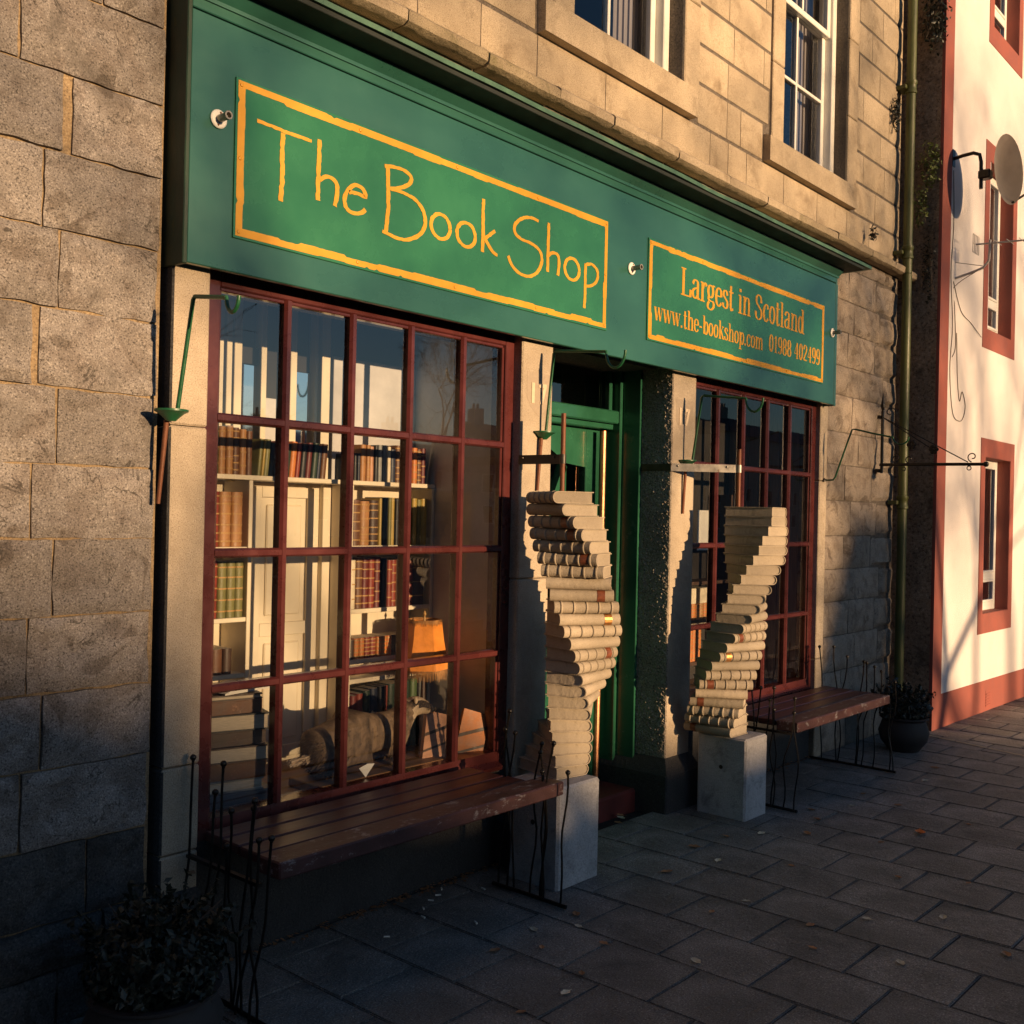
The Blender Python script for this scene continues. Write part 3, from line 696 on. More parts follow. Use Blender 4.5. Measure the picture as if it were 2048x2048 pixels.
def sign(name, lab, x0, x1, z0, z1):
    t = thing(name, lab, 'shop sign', ((x0+x1)/2, -.112, z0))
    m_ = MB(); m_.box(x0, x1, -.1165, -.1105, z0, z1, .001); m_.build('board', 'sgreen', t)
    # ragged yellow border
    m_ = MB(); q = random.Random(int(x0*50)); bw = .027; y = -.1172
    def edge(p, d, L, nin):
        n = int(L/.012); st_ = 0; left = 0; pts = []
        for i in range(n+1):
            if left <= 0: st_ = q.choice((-.005, -.001, 0, .002, .003)); left = q.randint(4, 16); ou = q.choice((0, 0, 0, .0025))
            left -= 1; w = bw+st_+q.uniform(-.0007, .0007); nick = .006 if q.random() < .02 else 0
            pts.append((p+d*(L*i/n)+nin*(ou+nick), p+d*(L*i/n)+nin*w))
        for (a0, a1), (b0, b1) in zip(pts[:-1], pts[1:]): m_.quad((a0.x, y, a0.y), (b0.x, y, b0.y), (b1.x, y, b1.y), (a1.x, y, a1.y))
    i_ = .008
    edge(Vector((x0+i_, z0+i_)), Vector((1, 0)), x1-x0-2*i_, Vector((0, 1))); edge(Vector((x0+i_, z1-i_)), Vector((1, 0)), x1-x0-2*i_, Vector((0, -1)))
    y = -.1174; edge(Vector((x0+i_, z0+i_+.004)), Vector((0, 1)), z1-z0-2*i_-.008, Vector((1, 0))); edge(Vector((x1-i_, z0+i_+.004)), Vector((0, 1)), z1-z0-2*i_-.008, Vector((-1, 0)))
    m_.build('border', 'yellow', t)
    nsx = 4 if x1-x0 < 2.06 and x0 > 2 else 4
    for i in range(nsx+1):
        for zz in (z0+.022, z1-.022):
            m_ = MB(); m_.lathe([(.007, 0), (.006, -.003), (.002, -.004)], (x0+.02+(x1-x0-.04)*i/nsx, -.1172, zz), 8, 'y'); m_.build('screw', 'yellow', t)
    for xx in (x0+.02, x1-.02):
        m_ = MB(); m_.lathe([(.007, 0), (.006, -.003), (.002, -.004)], (xx, -.1172, (z0+z1)/2), 8, 'y'); m_.build('screw', 'yellow', t)
    return t
s1 = sign('shop_sign', 'long green sign with yellow hand lettering THE BOOK SHOP above the left window', -.314, 1.756, 2.418, 2.942)
q = random.Random(11); LET = [2, 2, 1, 3, 1, 1, 3, 1, 2, 1, 2]; li = 0
for cnt_ in LET:
    m_ = MB()
    for st in TITLE[li:li+cnt_]:
        pts = ell(*st[1:]) if st[0] == 'o' else st
        rs = resample([Vector(p) for p in pts], .008); base = .0084
        def wf(i, d, n, q=q):
            a = base*(.72+.42*abs(d.y)); nb = lambda s_: (mnoise.noise(Vector((rs[i].x*55+s_, rs[i].y*55, s_)))*.28+(.0 if q.random() > .12 else -.22))
            return (a*(1+nb(3)), a*(1+nb(17)))
        ribbon(m_, rs, wf, -.1178-.00035*(st is not TITLE[li])-.00035*(cnt_ == 3 and st is TITLE[li+2]))
    li += cnt_; m_.build('letter', 'yellow', s1)
s2 = sign('shop_sign', 'shorter green sign reading LARGEST IN SCOTLAND with web address and phone number', 2.098, 4.142, 2.424, 2.936)
def E_(cx, cz, rx, rz): return [(cx+rx*math.sin(2*math.pi*i/18), cz+rz*math.cos(2*math.pi*i/18)) for i in range(19)]
T_, N_ = 'T', 'N'
SER = lambda x, z, w=.17: ('S', [(x-w, z), (x+w, z)])
G = {
'L': (.78, [[(.22, 0), (.22, 1.4)], SER(.22, 1.4), ('S', [(.05, 0), (.72, 0)]), [(.70, .0), (.72, .38)]]),
'a': (.62, [[(.10, .76), (.18, .95), (.32, 1.0), (.44, .9), (.45, .7), (.45, .15), (.52, .02), (.60, .06)], [(.45, .6), (.28, .55), (.12, .42), (.10, .2), (.20, .03), (.33, .05), (.45, .22)]]),
'r': (.50, [[(.17, 0), (.17, 1)], SER(.12, 1, .10), SER(.17, 0), [(.17, .66), (.26, .92), (.38, 1.0), (.44, .86)]]),
'g': (.60, [E_(.27, .66, .18, .33), [(.40, .88), (.48, 1.0), (.58, .98)], [(.14, .38), (.10, .24), (.24, .14), (.46, .10), (.50, -.14), (.30, -.34), (.10, -.27), (.06, -.10), (.16, .10)]]),
'e': (.55, [('S', [(.10, .55), (.47, .55)]), [(.47, .55), (.44, .85), (.29, 1.0), (.13, .85), (.08, .5), (.13, .15), (.30, 0), (.48, .2)]]),
's': (.48, [[(.39, .74), (.30, .98), (.14, .95), (.09, .74), (.24, .55), (.39, .36), (.37, .08), (.22, 0), (.08, .12), (.06, .28)]]),
't': (.42, [[(.18, 1.36), (.18, .15), (.26, .0), (.38, .1)], ('S', [(.02, 1.0), (.38, 1.0)])]),
'i': (.36, [[(.18, 0), (.18, 1)], SER(.12, 1, .1), SER(.18, 0), ('D', .17, 1.3)]),
'n': (.70, [[(.17, 0), (.17, 1)], SER(.12, 1, .1), SER(.17, 0, .15), [(.17, .66), (.28, .95), (.42, .98), (.51, .8), (.52, 0)], SER(.52, 0, .15)]),
'S': (.68, [[(.53, .98), (.48, 1.30), (.30, 1.42), (.12, 1.25), (.14, .95), (.35, .72), (.55, .48), (.52, .14), (.30, -.02), (.11, .12), (.07, .44)]]),
'c': (.52, [[(.44, .76), (.38, .97), (.26, 1.0), (.12, .82), (.08, .45), (.15, .1), (.30, 0), (.46, .2)]]),
'o': (.58, [E_(.29, .5, .20, .5)]),
'l': (.36, [[(.18, 0), (.18, 1.45)], SER(.12, 1.45, .1), SER(.18, 0)]),
'd': (.64, [E_(.25, .5, .18, .5), [(.46, 0), (.46, 1.45)], SER(.40, 1.45, .1), SER(.52, 0, .1)]),
'w': (.88, [[(.10, 1), (.27, .02)], ('S', [(.27, .02), (.44, .98)]), [(.44, .98), (.61, .02)], ('S', [(.61, .02), (.78, 1)]), SER(.10, 1, .12), SER(.44, 1, .1), SER(.78, 1, .1)]),
'.': (.30, [('D', .13, .07)]), '-': (.40, [('B', [(.06, .48), (.34, .48)])]),
'h': (.70, [[(.17, 0), (.17, 1.45)], SER(.12, 1.45, .1), SER(.17, 0, .15), [(.17, .66), (.28, .95), (.42, .98), (.51, .8), (.52, 0)], SER(.52, 0, .15)]),
'b': (.64, [[(.17, 0), (.17, 1.45)], SER(.12, 1.45, .1), E_(.38, .5, .18, .5)]),
'p': (.64, [[(.17, -.42), (.17, 1)], SER(.12, 1, .1), SER(.17, -.42), E_(.38, .5, .18, .5)]),
'k': (.66, [[(.17, 0), (.17, 1.45)], SER(.12, 1.45, .1), SER(.17, 0, .15), ('S', [(.50, 1), (.17, .48)]), [(.28, .62), (.54, 0)], SER(.48, 1, .12), SER(.54, 0, .12)]),
'm': (1.02, [[(.17, 0), (.17, 1)], SER(.12, 1, .1), SER(.17, 0, .14), [(.17, .66), (.28, .95), (.40, .98), (.50, .8), (.51, 0)], SER(.51, 0, .12), [(.51, .66), (.62, .95), (.74, .98), (.84, .8), (.85, 0)], SER(.85, 0, .13)]),
'0': (.58, [E_(.28, .69, .19, .69)]), '1': (.50, [[(.26, 0), (.26, 1.38)], ('S', [(.08, 1.14), (.26, 1.36)]), SER(.26, 0)]),
'9': (.58, [E_(.28, .95, .19, .43), [(.47, .95), (.46, .42), (.36, .06), (.20, .0), (.10, .14)]]), '8': (.58, [E_(.28, 1.02, .16, .35), E_(.28, .35, .19, .36)]),
'4': (.60, [('S', [(.38, 1.38), (.05, .42)]), ('S', [(.05, .42), (.55, .42)]), [(.38, 1.38), (.38, 0)], SER(.38, 0, .14)]),
'2': (.58, [[(.10, 1.0), (.16, 1.32), (.30, 1.38), (.45, 1.2), (.43, .88), (.24, .45), (.08, .06)], ('B', [(.08, .06), (.50, .06)])]), ' ': (.34, [])}
def text_line(par, txt, x0, x1, zb, xh, y=-.1178):
    tot = sum(G[c][0] for c in txt); sx = (x1-x0)/tot; x = x0
    for c in txt:
        w, strokes = G[c]; m = MB(); y = -.1175
        for st in strokes:
            y -= .00022
            kind = 'N'
            if st[0] == 'D':
                cx, cz = x+st[1]*sx, zb+st[2]*xh; ribbon(m, [(cx, cz-.09*xh), (cx, cz+.09*xh)], lambda i, d, n: (.085*sx, .085*sx), y); continue
            if st[0] in ('S', 'B'): kind, st = st
            pts = [(x+a*sx, zb+b_*xh) for a, b_ in st]
            rs = resample(pts, xh*.09)
            thin, thick = .027*xh, .080*sx
            if kind == 'S': ribbon(m, rs, lambda i, d, n: (thin*1.25, thin*1.25), y)
            elif kind == 'B': ribbon(m, rs, lambda i, d, n: (thin*2.2, thin*2.2), y)
            else: ribbon(m, rs, lambda i, d, n: (thin+(thick-thin)*abs(d.y)**1.3,)*2, y)
        if strokes: m.build('letter', 'yellow', par)
        x += w*sx
text_line(s2, 'Largest in Scotland', 2.395, 3.85, 2.706, .0985)
text_line(s2, 'www.the-bookshop.com', 2.155, 3.312, 2.532, .066)
text_line(s2, '01988 402499', 3.385, 4.085, 2.540, .0700)
# white pipe flanges left from sign lamps
for x, z, lab in ((-.376, 2.784, 'white pipe flange on the fascia left of the long sign'), (1.955, 2.752, 'white pipe flange on the fascia between the two signs'), (4.27, 2.775, 'white pipe flange at the right end of the green fascia')):
    t = thing('pipe_flange', lab, 'lamp socket', (x, -.111, z), 'white flanges on the fascia')
    m_ = MB(); m_.lathe([(.030, 0), (.030, -.006), (.026, -.009), (.012, -.010)], (x, -.111, z), 20, 'y'); m_.build('flange_plate', 'white', t, smooth=30)
    m_ = MB(); m_.lathe([(.0125, -.010), (.0115, -.05), (.014, -.052), (.014, -.062), (.009, -.062), (.009, -.045)], (x, -.111, z), 14, 'y'); m_.build('pipe_stub', 'galv', t, smooth=30)
    for s_ in (-1, 1):
        m_ = MB(); m_.lathe([(.004, 0), (.003, -.003)], (x+.004*s_, -.120, z+.020*s_), 7, 'y'); m_.build('screw', 'rust', t)
# ================================================================== BOOK COLUMNS
def book_mesh(L, W, T, bands, nm):
    """a cast book: covers wrapped round a half-round spine; local x towards the spine, y along it"""
    m_ = MB(); th = .0042; h = T/2-.0006; x0, x1 = -W/2, W/2-T*.46
    K = 8
    def prof(o):
        hh = h-o; p = [(x0, hh)]; p.append((x1, hh))
        for i in range(1, K): a = math.pi/2-math.pi*i/K; p.append((x1+T*.46*math.cos(a)*(1 if not o else (T*.46-o)/(T*.46)), hh*math.sin(a)))
        p += [(x1, -hh), (x0, -hh)]; return p
    o_, i_ = prof(0), prof(th); n = len(o_)
    for a in (-L/2, L/2):
        for p in (o_, i_):
            m_.v += [(x, a, z) for x, z in p]
    for j in range(n-1):
        m_.f.append((j, j+1, 2*n+j+1, 2*n+j)); m_.f.append((n+j, 3*n+j, 3*n+j+1, n+j+1))
        m_.f.append((j, n+j, n+j+1, j+1)); m_.f.append((2*n+j, 2*n+j+1, 3*n+j+1, 3*n+j)); m_.m += [0]*4
    for j in (0, n-1): m_.f.append((j, 2*n+j, 3*n+j, n+j)); m_.m.append(0)
    cov = m_
    pg = MB(); ip = [(x0+.006, h-th)]+i_[1:-1]+[(x0+.006, -(h-th))]
    e = L/2-.005; nn = len(ip); pg.v = [(x, -e, z) for x, z in ip]+[(x, e, z) for x, z in ip]
    pg.f = [tuple(range(nn)), tuple(range(nn, 2*nn))[::-1]]+[(j, nn+j, nn+(j+1) % nn, (j+1) % nn) for j in range(nn)]; pg.m = [0]*len(pg.f)
    bd = None
    if bands:
        bd = MB()
        for k in range(5):
            y = -L/2+L*(.11+.195*k)
            for j in range(K+0):
                def P(a, r, yy): return (x1+(T*.46+r)*math.cos(a), yy, (h+r*.6)*math.sin(a))
                a0, a1 = math.pi/2-math.pi*j/K, math.pi/2-math.pi*(j+1)/K
                w = .0045
                bd.quad(P(a0, .0045, y-w*.5), P(a1, .0045, y-w*.5), P(a1, .0045, y+w*.5), P(a0, .0045, y+w*.5))
                bd.quad(P(a0, .0005, y-w), P(a1, .0005, y-w), P(a1, .0045, y-w*.5), P(a0, .0045, y-w*.5))
                bd.quad(P(a0, .0045, y+w*.5), P(a1, .0045, y+w*.5), P(a1, .0005, y+w), P(a0, .0005, y+w))
    lb = MB()
    y = L/2-L*.28 if bands else L/2-L*.20
    if not bands: y = L*.30
    else: y = -L/2+L*(.11+.195*3.5)
    for j in range(1, K-1):
        def P(a, r, yy): return (x1+(T*.46+r)*math.cos(a), yy, (h+r)*math.sin(a))
        a0, a1 = math.pi/2-math.pi*j/K, math.pi/2-math.pi*(j+1)/K; w = .0165
        lb.quad(P(a0, .0012, y-w), P(a1, .0012, y-w), P(a1, .0012, y+w), P(a0, .0012, y+w))
    return cov, pg, bd, lb
def place(m_, name, mat, parent, mtx, smooth=35, flip=False):
    o = m_.build(name, mat, None, smooth=smooth); o.matrix_world = mtx
    o.parent = parent; pm = Matrix.Translation(world_loc(parent)) if parent.parent is None else parent.matrix_world
    o.matrix_parent_inverse = pm.inverted(); return o
def shared(me, name, parent, mtx, pm):
    o = bpy.data.objects.new(name, me); COL.objects.link(o); o.parent = parent; o.matrix_parent_inverse = pm.inverted(); o.matrix_basis = mtx; return o
def column(label, ax, zt, zb, L, W, on, ot, a0, da, spec, lab_side, pole_top, block, strap, base_z):
    t = thing('book_column', label, 'book sculpture', (ax[0], ax[1], base_z), 'spiral columns of cast books')
    pm = Matrix.Translation(t.location)
    m_ = MB(); m_.box(block[0], block[1], block[2], block[3], base_z, zb-.002, .010); m_.build('plinth_block', 'plinth', t)
    m_ = MB(); xm = block[0]-.0012; c_ = (xm, (block[2]+block[3])/2, base_z+(zb-base_z)*.62)
    m_.lathe([(.011, 0), (.010, .02)], c_, 12, 'x'); m_.build('plinth_hole', 'dark', t)
    T = (zt-zb)/24; var = {}
    for kind in (0, 1):
        cov, pg, bd, lb = book_mesh(L, W, T, kind, 'book')
        def mk(x, nm, mt, sm=35):
            if x is None: return None
            o = x.build(nm, mt, None, smooth=sm); me = o.data; bpy.data.objects.remove(o); return me
        var[kind] = (mk(cov, 'book_cover', 'concrete'), mk(pg, 'page_block', 'concrete'), mk(bd, 'spine_bands', 'concrete'), mk(lb, 'spine_label', 'label'), mk(lb, 'spine_label', 'goldlabel'))
    q = random.Random(int(ax[0]*10))
    for i in range(1, 25):
        s_ = spec.get(i, 'p'); kind = 1 if 'b' in s_ else 0
        a = R(a0+da*i+q.uniform(-1.2, 1.2))
        if i == 1 and da < 0: a = R(a0+da*1.9)
        n = Vector((math.cos(a), math.sin(a), 0)); tt = Vector((-n.y, n.x, 0))
        c = Vector((ax[0], ax[1], zt-(i-.5)*T))+n*on+tt*ot
        mtx = Matrix.Translation(c) @ Matrix.Rotation(a, 4, 'Z') @ Matrix.Rotation(R(q.uniform(-.5, .5)), 4, 'Y') @ Matrix.Diagonal((q.uniform(.97, 1.02), q.uniform(.97, 1.03), 1, 1))
        if lab_side < 0: mtx = mtx @ Matrix.Rotation(math.pi, 4, 'X')
        cv, pgm, bdm, lbm, lbg = var[kind]
        bk = shared(cv, 'book', t, mtx, pm); bpm = mtx
        def sub(me, nm):
            o = bpy.data.objects.new(nm, me); COL.objects.link(o); o.parent = bk; return o
        sub(pgm, 'page_block')
        if bdm: o = sub(bdm, 'spine_bands'); o['kind'] = 'stuff'
        if 'l' in s_: sub(lbm, 'spine_label')
        if 'g' in s_: sub(lbg, 'spine_label')
    m_ = MB(); m_.tube([(ax[0], ax[1], zb), (ax[0], ax[1], pole_top)], .0105, 12); m_.build('pole', 'rust', t, smooth=40)
    p0, p1, zz, hh, mt = strap
    d = (Vector(p1)-Vector(p0)).normalized(); nn = Vector((-d.y, d.x))*.0035
    m_ = MB(); a_, b_ = Vector(p0), Vector(p1)-d*.008
    bm = bmesh.new(); vs = [bm.verts.new((*(v+s*nn), z)) for z in (zz-hh, zz+hh) for v, s in ((a_, 1), (b_, 1), (b_, -1), (a_, -1))]
    for f in ((0, 1, 2, 3), (7, 6, 5, 4), (0, 4, 5, 1), (1, 5, 6, 2), (2, 6, 7, 3), (3, 7, 4, 0)): bm.faces.new([vs[i] for i in f])
    m_.add_bm(bm); m_.build('strap', mt, t)
    m_ = MB(); m_.lathe([(.0145, -hh), (.0145, hh)], (ax[0], ax[1], zz), 14); m_.build('pole_clamp', mt, t, smooth=40)
    for f in (.10, .82):
        p = Vector(p0).lerp(Vector(p1), f); m_ = MB()
        for s in (1, -1): m_.ball((*(p+nn*1.3*s), zz+.008), .006, 8, 5)
        m_.build('bolt', mt, t)
    return t
column('twisting column of cast stone books on a grey plinth left of the shop door', (1.235, -.28), 1.635, .42, .27, .185, .055, .085, 146.3, 8.4,
       {1: 'b', 3: 'bl', 4: 'bl', 5: 'b', 6: 'bl', 7: 'b', 9: 'l', 10: 'b', 11: 'g', 12: 'b', 14: 'bl', 15: 'b'}, 1, 1.972, (1.095, 1.382, -.408, -.14), ((1.222, -.045), (1.235, -.28), 1.777, .020, 'darkstrap'), gz(1.2)-.01)
c2 = column('twisting column of cast stone books on a grey plinth right of the shop door', (2.70, -.315), 1.603, .405, .272, .195, .056, -.0745, 381.1, -8.415,
       {13: 'b', 14: 'bl', 16: 'bg', 18: 'b', 19: 'bl', 21: 'l', 22: 'b', 23: 'b', 24: 'l', 12: 'p'}, -1, 1.908, (2.588, 2.822, -.452, -.165), ((2.446, -.052), (2.70, -.315), 1.804, .0205, 'galv'), gz(2.7)-.01)
m_ = MB(); m_.box(2.447, 2.4535, -.056, .19, 1.786, 1.823); m_.build('wall_strap', 'darkstrap', c2)
m_ = MB(); m_.box(1.218, 1.2245, -.052, .0, 1.757, 1.797); 

# ================================================================== BENCHES
def bench(label, x0, x1, ztop, planks, rodsL, rodsR, xl, xr, base_z, gx):
    t = thing('bench', label, 'bench', ((x0+x1)/2, -.3, base_z), 'slatted benches with twig iron ends')
    for i, (ya, yb, xa, xb) in enumerate(planks):
        front = i == len(planks)-1
        m_ = MB(); m_.box(xa, xb, ya, yb, ztop-(.050 if front else .032), ztop+(.004 if front else 0), .005); m_.build('plank', 'benchworn' if front else 'bench', t)
    q = random.Random(int(x0*100)+9)
    for xe, rods in ((xl, rodsL), (xr, rodsR)):
        ya, yb = min(r[0] for r in rods)-.02, max(r[0] for r in rods)+.05
        m_ = MB(); zb = gz(xe)+.012; m_.tube([(xe, yb, zb), (xe+.004, (ya+yb)/2, zb), (xe, ya, zb)], .0085, 8); m_.build('base_bar', 'iron', t)
        m_ = MB(); m_.box(xe-.008, xe+.008, planks[-1][0]+.03, planks[0][1]-.02, ztop-.062, ztop-.051); m_.build('seat_bearer', 'iron', t)
        for (y, z) in rods:
            yf = y+q.uniform(-.07, .07); yf = max(ya+.01, min(yb-.01, yf))
            side = -1 if xe == xl else 1
            pts = []
            n = 9
            ph, am = q.uniform(0, 6), q.uniform(.008, .02)
            for i in range(n+1):
                f = i/n; zz = zb+(z-zb)*f
                yy = yf+(y-yf)*f+math.sin(f*6.5+ph)*am*(1-abs(2*f-1))*1.7
                xx = xe+side*(.010+.012*math.sin(f*4+ph))
                pts.append((xx, yy, zz))
            m_ = MB(); m_.tube(pts, .0043, 7, True); rod = m_.build('iron_rod', 'iron', t, smooth=50)
            m_ = MB(); m_.ball(pts[-1], .0105, 12, 8); m_.ball((pts[-1][0], pts[-1][1], pts[-1][2]-.010), .0058, 8, 5)
            o = m_.build('finial', 'iron', None, smooth=60); o.parent = rod; o.matrix_parent_inverse = Matrix.Translation(-world_loc(t))@Matrix.Identity(4); o.matrix_parent_inverse = Matrix.Identity(4)
    return t
RL = [(-.09, .734), (-.258, .743), (-.218, .647), (-.34, .618), (-.445, .667), (-.43, .641), (-.514, .569), (-.473, .557), (-.311, .503)]
RR = [(-.247, .731), (-.23, .655), (-.265, .642), (-.413, .624), (-.407, .588), (-.475, .635), (-.43, .517), (-.541, .529)]
bench('dark red slatted bench with iron twig ends under the left window', -.35, 1.02, .474,
      [(-.150, -.055, -.33, .93), (-.255, -.160, -.335, .93), (-.362, -.266, -.34, .94), (-.492, -.374, -.352, 1.022)], RL, RR, -.40, .96, 0, -.4)
R2L = [(-.295, .637), (-.354, .623), (-.434, .633), (-.413, .567), (-.441, .518), (-.555, .592), (-.554, .516)]
R2R = [(-.078, .711), (-.18, .721), (-.262, .664), (-.373, .644), (-.399, .639), (-.447, .62), (-.489, .595), (-.531, .502), (-.579, .539)]
bench('dark red slatted bench with iron twig ends under the right window', 2.94, 4.22, .455,
      [(-.20, -.105, 2.96, 4.28), (-.315, -.21, 2.96, 4.275), (-.43, -.325, 2.95, 4.25), (-.565, -.44, 2.94, 4.22)], R2L, R2R, 2.93, 4.25, gz(3.6), 3)

# ================================================================== HANGING BASKET BRACKETS
def bracket(label, x, plate_y0, plate_y1, zp, pole, arm_end, hook, rod):
    t = thing('basket_bracket', label, 'hanging bracket', (x, -.05, zp), 'green brackets for hanging baskets')
    m_ = MB(); m_.tube([rod[0], ((rod[0][0]+rod[1][0])/2, (rod[0][1]+rod[1][1])/2, (rod[0][2]+rod[1][2])/2), rod[1]], [.0085, .0075, .0065], 10); m_.build('wall_socket', 'rust', t, smooth=40)
    cy = (plate_y0+plate_y1)/2
    m_ = MB(); m_.lathe([(.014, -.03), (.022, -.022), (.040, -.006), (.052, .0), (.052, .006), (.012, .008)], (x, cy, zp), 18); o = m_.build('saucer', 'hook', t, smooth=30)
    p = [Vector(pole[0]), Vector(pole[1])]; e = Vector(arm_end); h = Vector(hook)
    pts = [p[0], p[0].lerp(p[1], .5), p[0].lerp(p[1], .97), p[1]+(e-p[1])*.04, p[1].lerp(e, .5), e]
    m_ = MB(); m_.tube(pts, .0068, 9); m_.build('arm', 'hook', t, smooth=50)
    c = (e+h)/2; r = (h-e).length/2; d = (h-e).normalized(); pts = [e-(d*.01)]
    for i in range(13):
        a = math.pi*i/12; pts.append(c-d*r*math.cos(a)+Vector((0, 0, -r*1.45*math.sin(a))))
    m_ = MB(); m_.tube(pts, .0062, 9); m_.build('hook', 'hook', t, smooth=50)
bracket('green hanging basket bracket on the left edge of the shop', -.52, -.17, -.06, 1.832, ((-.52, -.150, 1.838), (-.52, -.225, 2.176)), (-.52, -.400, 2.152), (-.52, -.462, 2.150), ((-.52, -.088, 1.805), (-.525, -.058, 1.545)))
bracket('green hanging basket bracket by the house number left of the door', 1.36, -.09, -.05, 1.905, ((1.36, -.082, 1.915), (1.36, -.118, 2.268)), (1.36, -.405, 2.242), (1.36, -.505, 2.240), ((1.345, -.068, 1.88), (1.335, -.060, 1.645)))
bracket('green hanging basket bracket on the rough pillar right of the door', 2.575, -.09, -.05, 1.842, ((2.575, -.105, 1.846), (2.575, -.155, 2.190)), (2.575, -.415, 2.160), (2.575, -.512, 2.158), ((2.565, -.070, 1.815), (2.565, -.058, 1.56)))
t4 = thing('basket_bracket', 'thin green hanging basket bracket on the stone right of the right window', 'hanging bracket', (4.36, -.05, 1.81), 'green brackets for hanging baskets')
m_ = MB(); m_.tube([(4.36, -.03, 1.818), (4.36, -.06, 1.81), (4.36, -.10, 1.812), (4.36, -.115, 1.83), (4.36, -.17, 1.99), (4.36, -.224, 2.142), (4.36, -.245, 2.143), (4.36, -.37, 2.11), (4.36, -.495, 2.082)], .0058, 8); m_.build('arm', 'hook', t4, smooth=50)
pts = [Vector((4.36, -.495, 2.082))]+[Vector((4.36, -.545-.05*-math.cos(math.pi*i/10)*-1, 2.08-.045*math.sin(math.pi*i/10))) for i in range(11)]
m_ = MB(); m_.tube([(4.36, -.545+.05*math.cos(math.pi*i/12), 2.082-.046*math.sin(math.pi*i/12)) for i in range(13)], .0055, 8); m_.build('hook', 'hook', t4, smooth=50)
m_ = MB(); m_.lathe([(.016, -.012), (.016, .0), (.008, .012)], (4.36, -.036, 1.812), 10); m_.build('wall_socket', 'iron', t4)

# ================================================================== HANGING SIGN IRON
t = thing('sign_bracket', 'black wrought iron sign bracket with scrolls and flowers on the quoin stones', 'sign bracket', (5.325, -.02, 1.9))
X = 5.325
m_ = MB(); m_.box(X-.011, X+.011, -.052, -.036, 1.90, 2.36, .002); m_.build('back_bar', 'iron', t)
m_ = MB(); m_.lathe([(.006, 0), (.016, .03), (.012, .055), (.001, .13)], (X, -.044, 2.36), 10); m_.build('spear_point', 'iron', t, smooth=40)
m_ = MB(); m_.tube([(X, -.03, 1.962), (X, -.4, 1.960), (X, -.765, 1.956)], .0115, 10); m_.build('arm', 'iron', t, smooth=40)
m_ = MB(); m_.ball((X, -.775, 1.956), .020, 12, 8); m_.build('ball_end', 'iron', t, smooth=60)
for e in ((-.655, 1.972), (-.42, 2.06)):
    m_ = MB(); m_.tube([(X, -.04, 2.315), (X, (e[0]-.04)/2, (2.315+e[1])/2), (X, e[0], e[1])], .0042, 6); m_.build('tie_rod', 'iron', t)
def spiral(cy, cz, r0, r1, a0, a1, n=22): return [(X, cy+(r0+(r1-r0)*i/n)*math.cos(a0+(a1-a0)*i/n), cz+(r0+(r1-r0)*i/n)*math.sin(a0+(a1-a0)*i/n)) for i in range(n+1)]
for args in ((-.685, 2.008, .036, .010, -1.4, 5.0), (-.155, 2.005, .036, .012, -1.4, 4.2), (-.245, 2.0, .030, .010, -1.6, 3.8), (-.10, 2.345, .045, .012, 3.5, -1.8)):
    m_ = MB(); m_.tube(spiral(*args), .0042, 6); m_.build('scroll', 'iron', t, smooth=50)
for y in (-.663, -.207):
    m_ = MB(); m_.tube([(X, y+.014*math.cos(i*math.pi/6), 1.930+.014*math.sin(i*math.pi/6)) for i in range(13)], .0035, 6); m_.build('ring', 'iron', t)
for y, z in ((-.42, 2.066), (-.262, 2.105)):
    m_ = MB()
    for i in range(6):
        a = i*math.pi/3; m_.ball((X-.006, y+.021*math.cos(a), z+.021*math.sin(a)), .0155, 8, 6, (.35, 1, 1))
    m_.ball((X-.012, y, z), .008, 8, 6); m_.build('flower', 'iron', t, smooth=50)
m_ = MB(); m_.box(X-.03, X+.03, -.034, -.006, 1.905, 1.93); m_.box(X-.03, X+.03, -.034, -.006, 2.30, 2.325); m_.build('wall_plate', 'iron', t)

# ================================================================== DOWNPIPE
t = thing('downpipe', 'olive green cast iron rainwater downpipe at the shop corner', 'drain pipe', (5.625, -.09, gz(5.6)))
zj = [-.05, 1.73, 3.42, 3.62, 4.87, 6.6]
for a, c in zip(zj[:-1], zj[1:]):
    m_ = MB(); m_.lathe([(.034, a+.002), (.034, c-.002)], (5.625, -.09, 0), 16); m_.build('pipe_length', 'pipe', t, smooth=40)
for z in (1.73, 3.62, 4.87):
    m_ = MB(); m_.lathe([(.036, z-.09), (.043, z-.085), (.043, z-.07), (.038, z-.06), (.038, z-.02), (.044, z-.012), (.044, z+.008), (.036, z+.012)], (5.625, -.09, 0), 16); m_.build('pipe_collar', 'pipe', t, smooth=40)
    m_ = MB(); m_.box(5.56, 5.69, -.075, .0, z-.055, z-.025, .004); m_.build('pipe_ear', 'pipe', t)

# ================================================================== PINK AND CREAM HOUSE
PH = thing('harled_house', 'cream harled house with brick red painted window borders and plinth', 'house', (8.5, -.25, gz(6)))
HY = -.25; WIN = [(7.05, 7.77, .775, 2.115), (7.02, 7.70, 3.195, 4.62), (7.04, 7.765, 5.765, 7.15)]
def hb(x0, x1, z0, z1, nm='wall', mt='cream', y0=HY, y1=.2, c=0): 
    m_ = MB(); m_.box(x0, x1, y0, y1, z0, z1, c); return m_.build(nm, mt, PH)
zs = [-.12]+[v for w in WIN for v in (w[2], w[3])]+[8.4]
hb(5.9, 7.05, -.12, 8.4); hb(7.77, 15, -.12, 8.4)
for i in range(0, len(zs), 2): hb(7.05, 7.77, zs[i], zs[i+1])
hb(7.0499, 7.77, 3.195, 4.62, y0=.05) ; 
hb(5.880, 5.9, -.12, 8.4, 'gable_wall', 'gable', HY+.004, 7); hb(5.9, 15, -.1, 8.4, 'back_wall', 'cream', .6, 7)
